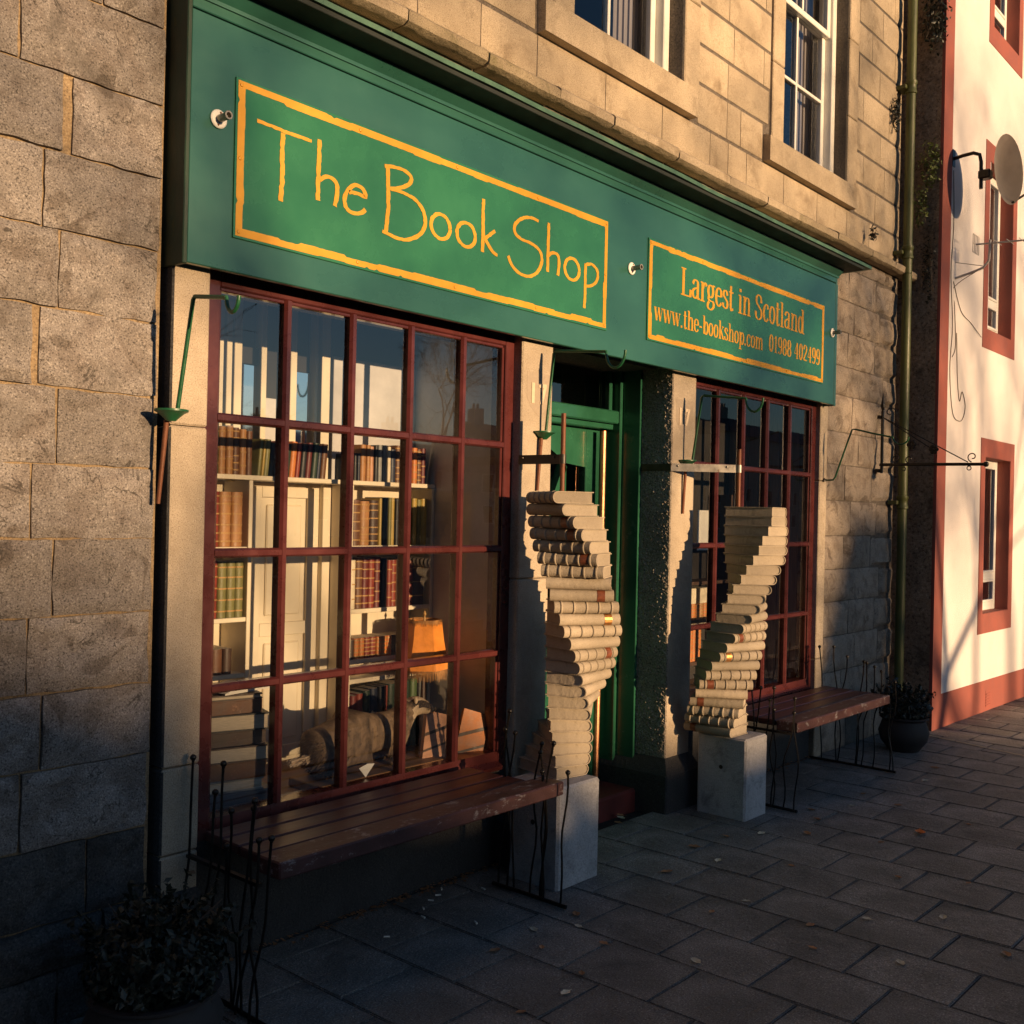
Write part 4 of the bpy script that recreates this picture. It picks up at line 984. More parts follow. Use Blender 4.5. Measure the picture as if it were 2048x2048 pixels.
m_ = MB(); m_.xprism([(-.45, 8.4), (3.3, 11.2), (7.2, 8.4)], 5.8, 15.1); m_.build('roof', 'slate', PH)
hb(5.878, 6.075, .19, 8.39, 'corner_band', 'red', HY-.004, HY+.02)
m_ = MB()
m_.v += [(5.877, HY-.006, -.15), (15, HY-.006, -.25), (15, HY-.006, .13), (5.877, HY-.006, .215), (5.877, HY+.01, -.15), (15, HY+.01, -.25), (15, HY+.01, .13), (5.877, HY+.01, .215)]
for f in ((0, 1, 2, 3), (4, 5, 6, 7), (0, 3, 7, 4), (3, 2, 6, 7), (1, 2, 6, 5)): m_.f.append(f); m_.m.append(0)
m_.build('plinth_band', 'red', PH)
for x0, x1, z0, z1 in WIN:
    w = bpy.data.objects.new('window', None); COL.objects.link(w); w.parent = PH; w.location = ((x0+x1)/2-8.5, .10, z0-gz(6))
    wl = Vector(((x0+x1)/2, HY+.10, z0))
    def wp(m_, nm, mt):
        o = m_.build(nm, mt); o.parent = w; o.matrix_parent_inverse = Matrix.Translation(-wl); return o
    e = .115; yb = HY-.005
    for a, c, d, f in ((x0-e, x1+e, z1-.002, z1+.155), (x0-e, x1+e, z0-.165, z0+.002), (x0-e, x0+.002, z0+.002, z1-.002), (x1-.002, x1+e, z0+.002, z1-.002)):
        m_ = MB(); m_.box(a, c, yb, HY+.012, d, f); wp(m_, 'painted_border', 'red')
    for a, c, d, f in ((x0, x0+.004, z0, z1), (x1-.004, x1, z0, z1), (x0, x1, z0, z0+.004), (x0, x1, z1-.004, z1)):
        m_ = MB(); m_.box(a, c, HY+.0, HY+.115, d, f); wp(m_, 'painted_reveal', 'red')
    yf = HY+.105; tr = z0+.30
    for a, c, d, f in ((x0+.004, x0+.062, z0, z1), (x1-.062, x1-.004, z0, z1), (x0+.062, x1-.062, z1-.06, z1), (x0+.062, x1-.062, z0+.004, z0+.075), (x0+.062, x1-.062, tr-.025, tr+.035)):
        m_ = MB(); m_.box(a, c, yf, yf+.05, d, f, .006); wp(m_, 'frame', 'upvc')
    for d, f in ((z0+.075, tr-.025), (tr+.035, z1-.06)):
        m_ = MB(); m_.box(x0+.06, x0+.085, yf-.008, yf+.03, d, f, .004); m_.box(x1-.085, x1-.06, yf-.008, yf+.03, d, f, .004); m_.box(x0+.085, x1-.085, yf-.008, yf+.03, d, d+.022, .004); m_.box(x0+.085, x1-.085, yf-.008, yf+.03, f-.022, f, .004); wp(m_, 'casement', 'upvc')
        m_ = MB(); m_.quad((x0+.08, yf+.012, d+.015), (x1-.08, yf+.012, d+.015), (x1-.08, yf+.012, f-.015), (x0+.08, yf+.012, f-.015)); wp(m_, 'pane', 'uglass')
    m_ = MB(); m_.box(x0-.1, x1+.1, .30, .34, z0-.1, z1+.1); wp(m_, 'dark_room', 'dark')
    m_ = MB(); m_.box(x0+.0, x0+.30, HY+.2, HY+.215, z0, z1); wp(m_, 'curtain', 'curtain')
m_ = MB()
for i in range(5): m_.box(7.185, 7.305, HY-.012, HY-.005, .000+i*.024-.02, .012+i*.024-.02)
m_.box(7.18, 7.31, HY-.0075, HY-.004, -.03, .115); m_.build('air_brick', 'red', PH)
m_ = MB(); m_.box(5.40, 5.95, .33, .40, -.1, 6.6); m_.build('gap_wall', 'gable', BS)
# right end of the shop wall: rough dark flank that carries ivy
# satellite dish
t = thing('satellite_dish', 'grey satellite dish on a bent arm high on the cream house', 'satellite dish', (6.12, -.25, 4.38))
C_ = Vector((6.14, -.60, 4.235)); nrm = Vector((.60, -.77, .20)).normalized()
rot = nrm.to_track_quat('Z', 'Y').to_matrix().to_4x4()
bm = bmesh.new(); N1, N2 = 7, 30; ring = []
for i in range(N1+1):
    r_ = i/N1; ring.append([bm.verts.new(((.235*r_)*math.cos(2*math.pi*j/N2), (.265*r_)*math.sin(2*math.pi*j/N2), .05*r_*r_)) for j in range(N2)] if i else [bm.verts.new((0, 0, 0))])
for j in range(N2): bm.faces.new((ring[0][0], ring[1][j], ring[1][(j+1) % N2]))
for i in range(1, N1):
    for j in range(N2): bm.faces.new((ring[i][j], ring[i+1][j], ring[i+1][(j+1) % N2], ring[i][(j+1) % N2]))
bmesh.ops.solidify(bm, geom=bm.faces[:], thickness=.006)
up = Vector((0, 0, 1)); zx = nrm; yx = (up-zx*up.dot(zx)).normalized(); xx = yx.cross(zx)
MM = Matrix(((xx.x, yx.x, zx.x, C_.x), (xx.y, yx.y, zx.y, C_.y), (xx.z, yx.z, zx.z, C_.z), (0, 0, 0, 1)))
m_ = MB(); m_.add_bm(bm, MM); m_.build('reflector', 'grey', t, smooth=50)
m_ = MB(); m_.tube([(6.11, -.25, 4.39), (6.11, -.32, 4.40), (6.11, -.40, 4.405), (6.115, -.445, 4.385), (6.12, -.455, 4.33), (6.12, -.458, 4.12)], .014, 10); m_.build('mast', 'iron', t, smooth=50)
m_ = MB(); m_.box(6.09, 6.17, -.53, -.44, 4.19, 4.26, .01); m_.build('clamp', 'iron', t)
m_ = MB(); m_.box(6.08, 6.14, -.256, -.25, 4.33, 4.46); m_.build('wall_plate', 'iron', t)
b0 = C_-yx*.255+zx*.03; b1 = C_+zx*.30-yx*.12
m_ = MB(); m_.tube([tuple(b0), tuple(b0.lerp(b1, .5)-yx*.012), tuple(b1)], .009, 8); m_.build('feed_arm', 'iron', t)
m_ = MB(); m_.tube([tuple(b1), tuple(b1-zx*.05+yx*.01)], .022, 10); m_.build('receiver_horn', 'grey', t)
# aerial
t = thing('tv_aerial', 'small grey television aerial on a curved wall arm below the dish', 'aerial', (6.2, -.25, 3.47))
m_ = MB(); m_.tube([(6.21, -.25, 3.475), (6.21, -.36, 3.50), (6.21, -.46, 3.53), (6.21, -.50, 3.58), (6.215, -.505, 3.74)], .010, 8); m_.build('arm', 'grey', t, smooth=50)
m_ = MB(); m_.tube([(6.215, -.40, 3.72), (6.215, -1.0, 3.685)], .007, 7); m_.build('boom', 'grey', t)
m_ = MB()
for i in range(5): y = -.56-.09*i; m_.tube([(6.12, y, 3.71-.006*i), (6.31, y, 3.71-.006*i)], .003, 6)
m_.build('elements', 'grey', t)['kind'] = 'stuff'
m_ = MB()
for dx in (-.07, -.035, 0, .035, .07): m_.tube([(6.215+dx, -.40, 3.65), (6.215+dx, -.40, 3.79)], .003, 6)
for dz in (3.65, 3.72, 3.79): m_.tube([(6.145, -.40, dz), (6.285, -.40, dz)], .003, 6)
m_.build('reflector_grid', 'grey', t)
m_ = MB(); m_.tube([(6.21, -.25, 3.60), (6.21, -.47, 3.54)], .003, 6); m_.build('stay', 'grey', t)
def cable(label, pts, r=.0028):
    rs = []
    V3 = [Vector(p) for p in pts]
    for i in range(len(V3)-1):
        p0, p1, p2, p3 = V3[max(i-1, 0)], V3[i], V3[i+1], V3[min(i+2, len(V3)-1)]
        for j in range(6):
            t_ = j/6; rs.append(.5*((2*p1)+(p2-p0)*t_+(2*p0-5*p1+4*p2-p3)*t_*t_+(3*p1-p0-3*p2+p3)*t_**3))
    rs.append(V3[-1]); m_ = MB(); m_.tube(rs, r, 5); tag(m_.build('cable', 'cable'), label, 'cable')
yy = HY-.004
cable('brown cable looping down the cream house wall and hanging in a coil', [(6.11, yy, 4.30), (6.14, yy, 3.9), (6.10, yy, 3.5), (6.16, yy, 3.1), (6.12, yy, 2.75), (6.20, yy, 2.42), (6.36, yy, 2.36), (6.46, yy, 2.40), (6.50, yy, 2.50), (6.42, yy, 2.60), (6.36, yy, 2.52), (6.30, yy, 2.70), (6.26, yy, 3.05)])
cable('thin brown cable sagging across the cream wall beside the middle window', [(6.16, yy, 3.44), (6.35, yy, 3.24), (6.6, yy, 3.18), (6.85, yy-.006, 3.10)])
cable('brown cable from the aerial looping beside the red corner band', [(6.215, -.47, 3.54), (6.18, yy, 3.40), (6.20, yy, 3.25), (6.24, yy, 2.95), (6.17, yy, 2.85)])

# ================================================================== UPPER WINDOWS OF THE SHOP
for (x0, x1, z0, z1), lab in ((U1, 'upper'), (U2, 'upper')):
    w = bpy.data.objects.new('sash_window', None); COL.objects.link(w); w.parent = BS; w.matrix_parent_inverse = Matrix.Translation(-world_loc(BS)); wl = Vector(((x0+x1)/2, .1, z0)); w.location = wl
    def wp(m_, nm, mt):
        o = m_.build(nm, mt); o.parent = w; o.matrix_parent_inverse = Matrix.Translation(-wl); return o
    yf = .095
    for a, c, d, f in ((x0, x0+.055, z0-.01, z1), (x1-.055, x1, z0-.01, z1), (x0+.055, x1-.055, z1-.05, z1), (x0+.055, x1-.055, z0-.012, z0+.03)):
        m_ = MB(); m_.box(a, c, yf, yf+.11, d, f, .005); wp(m_, 'box_frame', 'white')
    zm = 4.93
    a, c = x0+.057, x1-.057
    for (d, f, yo) in ((z0+.03, zm+.02, .055), (zm-.02, z1-.05, .02)):
        for p in ((a, a+.045, d, f), (c-.045, c, d, f), (a+.045, c-.045, d, d+(.065 if yo > .03 else .04)), (a+.045, c-.045, f-.04, f)):
            m_ = MB(); m_.box(p[0], p[1], yf+yo, yf+yo+.035, p[2], p[3], .004); wp(m_, 'sash', 'white')
        xm = (a+c)/2; m_ = MB(); m_.box(xm-.011, xm+.011, yf+yo, yf+yo+.034, d+.04, f-.04, .003); wp(m_, 'glazing_bar', 'white')
        zmid = (d+f)/2+.02; m_ = MB(); m_.box(a+.045, xm-.011, yf+yo+.001, yf+yo+.034, zmid-.011, zmid+.011, .003); m_.box(xm+.011, c-.045, yf+yo+.001, yf+yo+.034, zmid-.011, zmid+.011, .003); wp(m_, 'glazing_bar', 'white')
        for pa, pc in ((a+.04, xm-.008), (xm+.008, c-.04)):
            for pd, pf in ((d+.035, zmid-.008), (zmid+.008, f-.035)):
                m_ = MB(); m_.quad((pa, yf+yo+.02, pd), (pc, yf+yo+.02, pd), (pc, yf+yo+.02, pf), (pa, yf+yo+.02, pf)); wp(m_, 'pane', 'uglass')
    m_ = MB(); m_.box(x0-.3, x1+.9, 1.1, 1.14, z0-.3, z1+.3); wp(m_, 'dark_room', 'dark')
    m_ = MB()
    for i in range(12):
        xa = x1-.30+i*.025; m_.box(xa, xa+.024, .26+.012*(i % 2), .275+.012*(i % 2), z0+.02, z1)
    wp(m_, 'curtain', 'curtain')

# ================================================================== LEFT WINDOW DISPLAY
BC = thing('window_bookcase', 'cream painted bookcase and panelled back inside the left shop window', 'bookcase', (.45, .5, .46))
def bc(nm, mt, *a, c=.002): m_ = MB(); m_.box(*a, c); return m_.build(nm, mt, BC)
bc('floor_board', 'board', -.31, 1.22, .086, .66, .44, .458)
bc('back_panel', 'shelf', -.31, 1.22, .63, .65, .458, 1.649)
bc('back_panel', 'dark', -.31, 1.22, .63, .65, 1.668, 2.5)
bc('shelf', 'shelf', -.31, 1.199, .45, .63, 1.649, 1.668)
bc('upright', 'shelf', .168, .186, .452, .629, .459, 1.648); bc('upright', 'shelf', .690, .706, .452, .629, .459, 1.648); bc('upright', 'shelf', 1.180, 1.198, .452, .629, .459, 1.648)
for z in (1.384, 1.106, .885): bc('shelf', 'shelf', -.31, .167, .455, .629, z-.018, z)
for z in (1.384, 1.106, .885): bc('shelf', 'shelf', .707, 1.179, .455, .629, z-.020, z)
bc('shelf', 'shelf', .707, 1.179, .455, .629, .78, .80)
bc('ledge_front', 'shelf', .707, 1.179, .56, .58, .80, .865); bc('ledge_front', 'shelf', .707, 1.179, .58, .60, .905, 1.085)
# panelled shutter between the units
bc('door_panel', 'shelf', .187, .689, .615, .629, .459, 1.648)
for x0, x1 in ((.29, .335), (.575, .607)): bc('door_stile', 'shelf', x0, x1, .600, .614, .459, 1.63)
bc('door_jamb', 'shelf', .645, .689, .585, .614, .459, 1.648); bc('door_jamb', 'shelf', .187, .215, .585, .614, .459, 1.648)
for z0, z1 in ((1.585, 1.63), (1.0, 1.055), (.48, .53)): bc('door_rail', 'shelf', .336, .574, .600, .614, z0, z1)
for z0, z1 in ((1.085, 1.555), (.555, .97)): bc('raised_panel', 'shelf', .365, .545, .606, .6145, z0, z1, c=.006)
# posts and mirrors over the shelf
for x0, x1 in ((-.30, -.26), (.10, .125), (.140, .165), (.176, .212), (.305, .333), (.455, .488), (.585, .60), (.622, .668)): bc('post', 'shelf', x0, x1, .585, .628, 1.669, 2.48)
for x0, x1 in ((.2125, .3045), (.4885, .5845)): bc('mirror', 'mirror', x0, x1, .612, .618, 1.669, 2.13)
bc('mirror_head', 'dark', .2125, .3045, .60, .62, 2.131, 2.2); 
bc('side_panel', 'cheek', .700, 1.199, .60, .625, 1.669, 2.22); bc('side_panel', 'cheek', .334, .454, .60, .625, 1.669, 2.0)
m_ = MB(); m_.box(1.2005, 1.222, .086, .66, .44, 2.5); m_.build('side_wall', 'cheek', BC)
m_ = MB(); m_.box(-.33, -.3105, .086, .66, .44, 2.5); m_.build('side_wall', 'cheek', BC)
m_ = MB(); m_.box(-.33, 1.222, .086, .66, 2.5, 2.52); m_.build('ceiling', 'dark', BC)
# books: one mesh each, cover and page edges; labels say colour, shelf and place
COLS = {'red': (.22, .035, .02), 'tan': (.36, .17, .06), 'brown': (.13, .055, .025), 'dark brown': (.06, .032, .02), 'olive': (.16, .15, .05), 'green': (.05, .085, .03), 'dark green': (.022, .04, .025),
        'black': (.014, .013, .013), 'navy': (.018, .025, .05), 'grey': (.22, .22, .21), 'ochre': (.38, .26, .06), 'orange': (.52, .17, .04), 'maroon': (.12, .02, .018), 'pink': (.48, .24, .14), 'cream': (.62, .53, .38)}
for c_, v_ in COLS.items(): MT['book '+c_] = paint_mat('book_'+c_.replace(' ', '_'), v_, .5, .28, 18, .25, 90, wear=tuple(min(1, x*2.2+.04) for x in v_), wear_lo=.62)
MT['gilt'] = metal_mat('gilt_line', (.40, .23, .08), .6, .15)
def std_book(x0, x1, yf, z, h, d, col, bands, lean=0):
    m_ = MB(); m_.cur = 0
    w = x1-x0; K = 5; rd = min(.012, w*.3)
    prof = [(0, d), (0, rd)]+[(w/2-w/2*math.cos(math.pi*i/K), rd-rd*math.sin(math.pi*i/K)) for i in range(1, K)]+[(w, rd), (w, d)]
    i0 = len(m_.v); n = len(prof)
    m_.v += [(x, y, 0) for x, y in prof]+[(x, y, h) for x, y in prof]
    for j in range(n-1): m_.f.append((i0+j, i0+j+1, i0+n+j+1, i0+n+j)); m_.m.append(0)
    for z_ in (0.0, h): m_.f.append(tuple(range(i0, i0+n)) if z_ == 0 else tuple(range(i0+n, i0+2*n))); m_.m.append(1 if z_ else 0)
    m_.f.append((i0, i0+n, i0+2*n-1, i0+n-1)); m_.m.append(1)
    for bz in bands:
        m_.cur = 2 if w > .018 else 0
        for j in range(1, n-2):
            a, c = Vector((*prof[j], 0)), Vector((*prof[j+1], 0)); ctr = Vector((w/2, rd+.02, 0))
            oa, oc = a+(a-ctr).normalized()*.002, c+(c-ctr).normalized()*.002
            m_.quad((oa.x, oa.y, h*bz-.0026), (oc.x, oc.y, h*bz-.0026), (oc.x, oc.y, h*bz+.0026), (oa.x, oa.y, h*bz+.0026))
    o = m_.build('book', ['book '+col, 'page', 'gilt'], None, smooth=40)
    o.location = (x0, yf, z); o.rotation_euler = (0, R(lean), 0)
    return o
ORD = ['first', 'second', 'third', 'fourth', 'fifth', 'sixth', 'seventh', 'eighth', 'ninth', 'tenth', 'eleventh', 'twelfth', 'thirteenth', 'fourteenth', 'fifteenth', 'sixteenth', 'seventeenth', 'eighteenth', 'nineteenth', 'twentieth', 'last but three', 'last but two', 'last but one', 'last']
def row(where, group, x0, z, yf, items, d=.13, lean=0):
    x = x0
    for i, (col, w, h, bands) in enumerate(items):
        o = std_book(x+.0008, x+w-.0008, yf+rnd.uniform(0, .008), z+.0005, h, d, col, bands, lean if isinstance(lean, (int, float)) else lean[i])
        tag(o, f'{"gilt banded " if bands else "plain "}{col} book, {ORD[i]} from left {where}', 'book', group)
        x += w
B4, B5, B3 = (.12, .32, .52, .72, .9), (.1, .25, .4, .6, .78, .92), (.2, .5, .8)
row('on top shelf over the left bookcase', 'books in the left window', -.285, 1.668, .465, [('brown', .04, .19, ()), ('red', .045, .2, ()), ('maroon', .04, .185, B3), ('red', .05, .2, ()), ('brown', .045, .205, B5), ('olive', .05, .2, ()), ('green', .055, .205, B3), ('tan', .032, .185, B4), ('tan', .032, .19, B4), ('brown', .03, .185, B5), ('tan', .03, .18, B3), ('brown', .028, .175, ())])
row('on top shelf over the panelled shutter', 'books in the left window', .215, 1.668, .465, [('olive', .018, .15, ()), ('ochre', .012, .145, ()), ('olive', .025, .15, ()), ('black', .03, .14, ()), ('dark green', .03, .14, ()), ('red', .016, .15, ()), ('dark green', .03, .14, ()), ('orange', .03, .15, ()), ('red', .022, .145, ()), ('black', .03, .145, ()), ('maroon', .026, .15, ()), ('dark green', .03, .15, ()), ('navy', .02, .14, ()), ('brown', .03, .15, ())], lean=5)
row('on top shelf over the right bookcase', 'books in the left window', .72, 1.668, .465, [('black', .02, .12, ()), ('navy', .016, .12, ()), ('tan', .032, .16, ()), ('tan', .024, .16, B4), ('pink', .024, .155, ()), ('black', .022, .16, ()), ('grey', .026, .165, ()), ('grey', .028, .165, ()), ('cream', .022, .16, ()), ('navy', .036, .15, ()), ('brown', .038, .17, B5), ('red', .03, .17, ()), ('orange', .032, .165, B5), ('orange', .03, .165, B4), ('brown', .026, .16, B5), ('maroon', .03, .165, B3)])
row('on second shelf of the left bookcase', 'books in the left window', -.19, 1.384, .462, [('brown', .06, .215, B3), ('red', .055, .225, B4), ('tan', .072, .22, B5), ('red', .052, .215, B5), ('tan', .052, .215, B5), ('tan', .052, .215, B5)])
row('on third shelf of the left bookcase', 'books in the left window', -.19, 1.106, .462, [('maroon', .06, .22, B3), ('red', .05, .225, B4), ('brown', .04, .22, ()), ('red', .085, .225, B4), ('olive', .04, .22, B4), ('olive', .04, .22, B4), ('olive', .038, .22, B4)])
row('on lowest shelf of the left bookcase', 'books in the left window', -.2, .885, .462, [('brown', .05, .09, ()), ('dark brown', .05, .095, B3), ('brown', .05, .095, B3), ('brown', .05, .1, B3), ('cream', .028, .1, ()), ('brown', .05, .1, ()), ('dark brown', .04, .1, ())])
row('on second shelf of the right bookcase', 'books in the left window', .712, 1.384, .462, [('brown', .05, .20, B4), ('tan', .055, .195, B5), ('dark brown', .05, .20, B5), ('ochre', .022, .21, ()), ('black', .034, .215, ()), ('olive', .02, .215, ()), ('ochre', .022, .215, ()), ('black', .024, .21, ()), ('dark green', .03, .21, ()), ('ochre', .034, .215, ()), ('black', .018, .215, ()), ('ochre', .03, .215, ()), ('olive', .03, .21, ()), ('ochre', .036, .215, ())])
row('on third shelf of the right bookcase', 'books in the left window', .710, 1.106, .462, [('cream', .03, .215, B3), ('brown', .042, .225, B5), ('maroon', .036, .22, B5), ('red', .036, .22, B5), ('maroon', .038, .225, B4), ('black', .032, .22, ()), ('red', .028, .21, B3), ('red', .03, .21, B4), ('brown', .04, .215, ()), ('orange', .034, .215, B4), ('red', .032, .21, B3), ('dark brown', .07, .215, B3)])
row('in the low set beside the amber lamp', 'books in the left window', .712, .885, .462, [('dark brown', .03, .085, ())]+[('orange', .03, .09, B4)]*2+[('red', .034, .09, B4)]*2+[('orange', .03, .09, B4)]*3+[('black', .032, .09, ())]+[('orange', .034, .09, B4)]*2+[('dark brown', .06, .09, ())])
row('in the dark row behind the badger', 'books in the left window', .712, .459, .44, [('maroon', .035, .27, ()), ('red', .036, .275, ()), ('dark green', .04, .285, ()), ('navy', .045, .29, ()), ('black', .045, .295, ()), ('red', .012, .295, ()), ('dark green', .05, .30, ()), ('black', .045, .30, ()), ('dark green', .045, .31, ()), ('green', .045, .31, ()), ('black', .045, .31, ())], d=.1)
# pile of big books lying flat
zc = .459; pile = [('navy', .062, .32, .24), ('grey', .042, .26, .2), ('brown', .062, .27, .2), ('dark brown', .055, .28, .21), ('dark brown', .052, .27, .2), ('black', .060, .28, .2), ('brown', .050, .25, .19), ('dark brown', .02, .24, .17)]
for i, (col, th, L_, W_) in enumerate(pile):
    m_ = MB(); m_.box(-L_/2, L_/2, -W_/2, W_/2, 0, .005); m_.box(-L_/2, L_/2, -W_/2, W_/2, th-.005, th); m_.box(-L_/2, -L_/2+.006, -W_/2, W_/2, .005, th-.005) if i % 2 else m_.box(-L_/2, L_/2, -W_/2-.004, -W_/2+.004, .004, th-.004)
    m_.cur = 1; m_.box(-L_/2+.006, L_/2-.006, -W_/2+.005, W_/2-.005, .005, th-.005)
    o = m_.build('book', ['book '+col, 'page']); o.location = (-.075+rnd.uniform(-.012, .012), .245+rnd.uniform(-.01, .01), zc+.0004); o.rotation_euler = (0, 0, R(-14+rnd.uniform(-7, 7)))
    tag(o, f'big {col} book lying {"at the bottom of" if i == 0 else "on top of" if i == len(pile)-1 else ORD[i]+" from the bottom in"} the pile behind the left panes', 'book', 'pile of big books in the left window'); zc += th+.0006
# open book on the pile
m_ = MB()
for s in (-1, 1):
    pr_ = [(0, 0), (s*.03, .016), (s*.08, .012), (s*.12, .002)]
    for (a, za), (c, zc_) in zip(pr_[:-1], pr_[1:]): m_.quad((a, -.08, za+.004), (c, -.08, zc_+.004), (c, .08, zc_+.004), (a, .08, za+.004)); m_.quad((a, -.08, za+.004), (c, -.08, zc_+.004), (c, -.08, 0), (a, -.08, 0)); m_.quad((a, .08, za+.004), (c, .08, zc_+.004), (c, .08, 0), (a, .08, 0))
o = m_.build('book', 'paper', smooth=50); o.location = (-.02, .25, zc+.001); o.rotation_euler = (0, 0, R(10)); tag(o, 'open book with white pages on top of the dark pile', 'book')
# lamp
t = thing('table_lamp', 'table lamp with a fringed amber panelled shade in the left window', 'lamp', (1.03, .33, .458))
m_ = MB(); m_.lathe([(.06, 0), (.06, .012), (.02, .03), (.014, .10), (.03, .17), (.012, .24), (.008, .34)], (1.03, .33, .459), 18); m_.build('lamp_base', 'book dark brown', t, smooth=40)
m_ = MB(); nS = 6
for i in range(nS):
    a0, a1 = 2*math.pi*i/nS+.25, 2*math.pi*(i+1)/nS+.25
    prs = [(.120, .825), (.104, .89), (.090, .96), (.079, 1.045)]
    for (r0, z0), (r1, z1) in zip(prs[:-1], prs[1:]): m_.quad((1.03+r0*math.cos(a0), .33+r0*math.sin(a0), z0), (1.03+r0*math.cos(a1), .33+r0*math.sin(a1), z0), (1.03+r1*math.cos(a1), .33+r1*math.sin(a1), z1), (1.03+r1*math.cos(a0), .33+r1*math.sin(a0), z1))
sh = m_.build('lamp_shade', 'shade', t)
m_ = MB(); q = random.Random(4)
for r_, z0, z1 in ((.121, .785, .835), (.081, 1.028, 1.056)):
    for i in range(110):
        a = 2*math.pi*i/110; c_, s_ = math.cos(a), math.sin(a); zz = z0+q.uniform(0, .012); rr_ = r_*(math.cos(math.pi/6)/math.cos(((a-.25) % (math.pi/3))-math.pi/6)) if True else r_
        m_.quad((1.03+rr_*c_-.003*s_, .33+rr_*s_+.003*c_, z1), (1.03+rr_*c_+.003*s_, .33+rr_*s_-.003*c_, z1), (1.03+(rr_+.004)*c_+.001*s_, .33+(rr_+.004)*s_-.001*c_, zz), (1.03+(rr_+.004)*c_-.001*s_, .33+(rr_+.004)*s_+.001*c_, zz))
m_.build('fringe', 'fringe', t)['kind'] = 'stuff'
m_ = MB(); m_.lathe([(.006, 0), (.004, .02), (.008, .03), (.002, .045)], (1.03, .33, 1.048), 8); m_.build('finial', 'gilt', t)
# display board, badger
m_ = MB(); m_.box(.245, .90, .055, .265, .459, .494, .004); tag(m_.build('display_board', 'board'), 'brown wooden board under the stuffed badger', 'board')
BG = thing('badger', 'stuffed badger with pale muzzle facing right behind the lower window panes', 'stuffed badger', (.55, .18, .495))
def skin(verts, edges, radii, name, mat, parent, sub=2):
    me = bpy.data.meshes.new(name); me.from_pydata(verts, edges, []); o = bpy.data.objects.new(name, me); COL.objects.link(o)
    o.modifiers.new('s', 'SKIN'); sm = o.modifiers.new('u', 'SUBSURF'); sm.levels = sub; sm.render_levels = sub
    for i, r_ in enumerate(radii):
        sv = me.skin_vertices[0].data[i]; sv.radius = r_ if isinstance(r_, tuple) else (r_, r_); sv.use_root = i == 0
    bpy.context.view_layer.update(); dg = bpy.context.evaluated_depsgraph_get(); m2 = bpy.data.meshes.new_from_object(o.evaluated_get(dg)); bpy.data.objects.remove(o)
    ms = mat if isinstance(mat, list) else [mat]
    m2.materials.clear()
    for x in ms: m2.materials.append(MT[x])
    m2.polygons.foreach_set('use_smooth', [True]*len(m2.polygons))
    o = bpy.data.objects.new(name, m2); COL.objects.link(o); attach(o, parent); return o
y = .17
V_ = [(.40, y, .618), (.335, y, .598), (.262, y, .572), (.50, y, .632), (.60, y, .630), (.69, y, .618), (.745, y, .665), (.795, y, .708), (.835, y-.004, .716), (.872, y-.008, .704), (.905, y-.010, .690), (.928, y-.011, .684),
      (.35, y-.055, .55), (.36, y-.06, .505), (.385, y-.062, .500), (.35, y+.055, .55), (.36, y+.06, .505), (.385, y+.06, .5), (.675, y-.05, .555), (.68, y-.055, .505), (.705, y-.056, .500), (.675, y+.05, .555), (.68, y+.055, .505), (.705, y+.055, .5)]
E_2 = [(0, 1), (1, 2), (0, 3), (3, 4), (4, 5), (5, 6), (6, 7), (7, 8), (8, 9), (9, 10), (10, 11), (1, 12), (12, 13), (13, 14), (1, 15), (15, 16), (16, 17), (5, 18), (18, 19), (19, 20), (5, 21), (21, 22), (22, 23)]
Rd = [(.096, .108), (.098, .104), .04, (.084, .092), (.082, .088), (.080, .086), .060, .046, .047, .034, .022, .013, .056, .024, .016, .056, .024, .016, .042, .02, .015, .042, .02, .015]
bd = skin(V_, E_2, Rd, 'body', ['fur', 'palefur', 'darkfur'], BG)
for p in bd.data.polygons:
    c_ = p.center
    if c_.x > .775: p.material_index = 2 if (abs(c_.z-(.716-(c_.x-.835)*.25)-.006) < .012 and c_.x < .90 and abs(c_.y-y) > .016) else 1
    elif c_.z < .54 and c_.x > .3: p.material_index = 2
m_ = MB()
for s in (-1, 1): m_.ball((.795, y+s*.040, .745), .016, 8, 6, (.6, .5, 1))
m_.build('ears', 'palefur', BG, smooth=60)
m_ = MB(); m_.ball((.936, y-.011, .686), .0085, 8, 6); m_.build('nose', 'darkfur', BG, smooth=60)
m_ = MB(); m_.ball((.868, y-.036, .716), .0048, 8, 6); m_.ball((.868, y+.018, .716), .0048, 8, 6); m_.build('eyes', 'book black', BG, smooth=60)
m_ = MB(); q = random.Random(3)
for i in range(150):
    f = q.random(); px_ = .285-.085*f; pz_ = .585-.005*f+q.uniform(-.014, .014)*(1-f*.5); py_ = y+q.uniform(-.014, .014)
    m_.quad((px_, py_-.003, pz_), (px_, py_+.003, pz_), (px_-.03, py_+.001, pz_-.008+q.uniform(-.01, .006)), (px_-.03, py_-.001, pz_-.008+q.uniform(-.01, .006)))
m_.build('tail', 'palefur', BG)
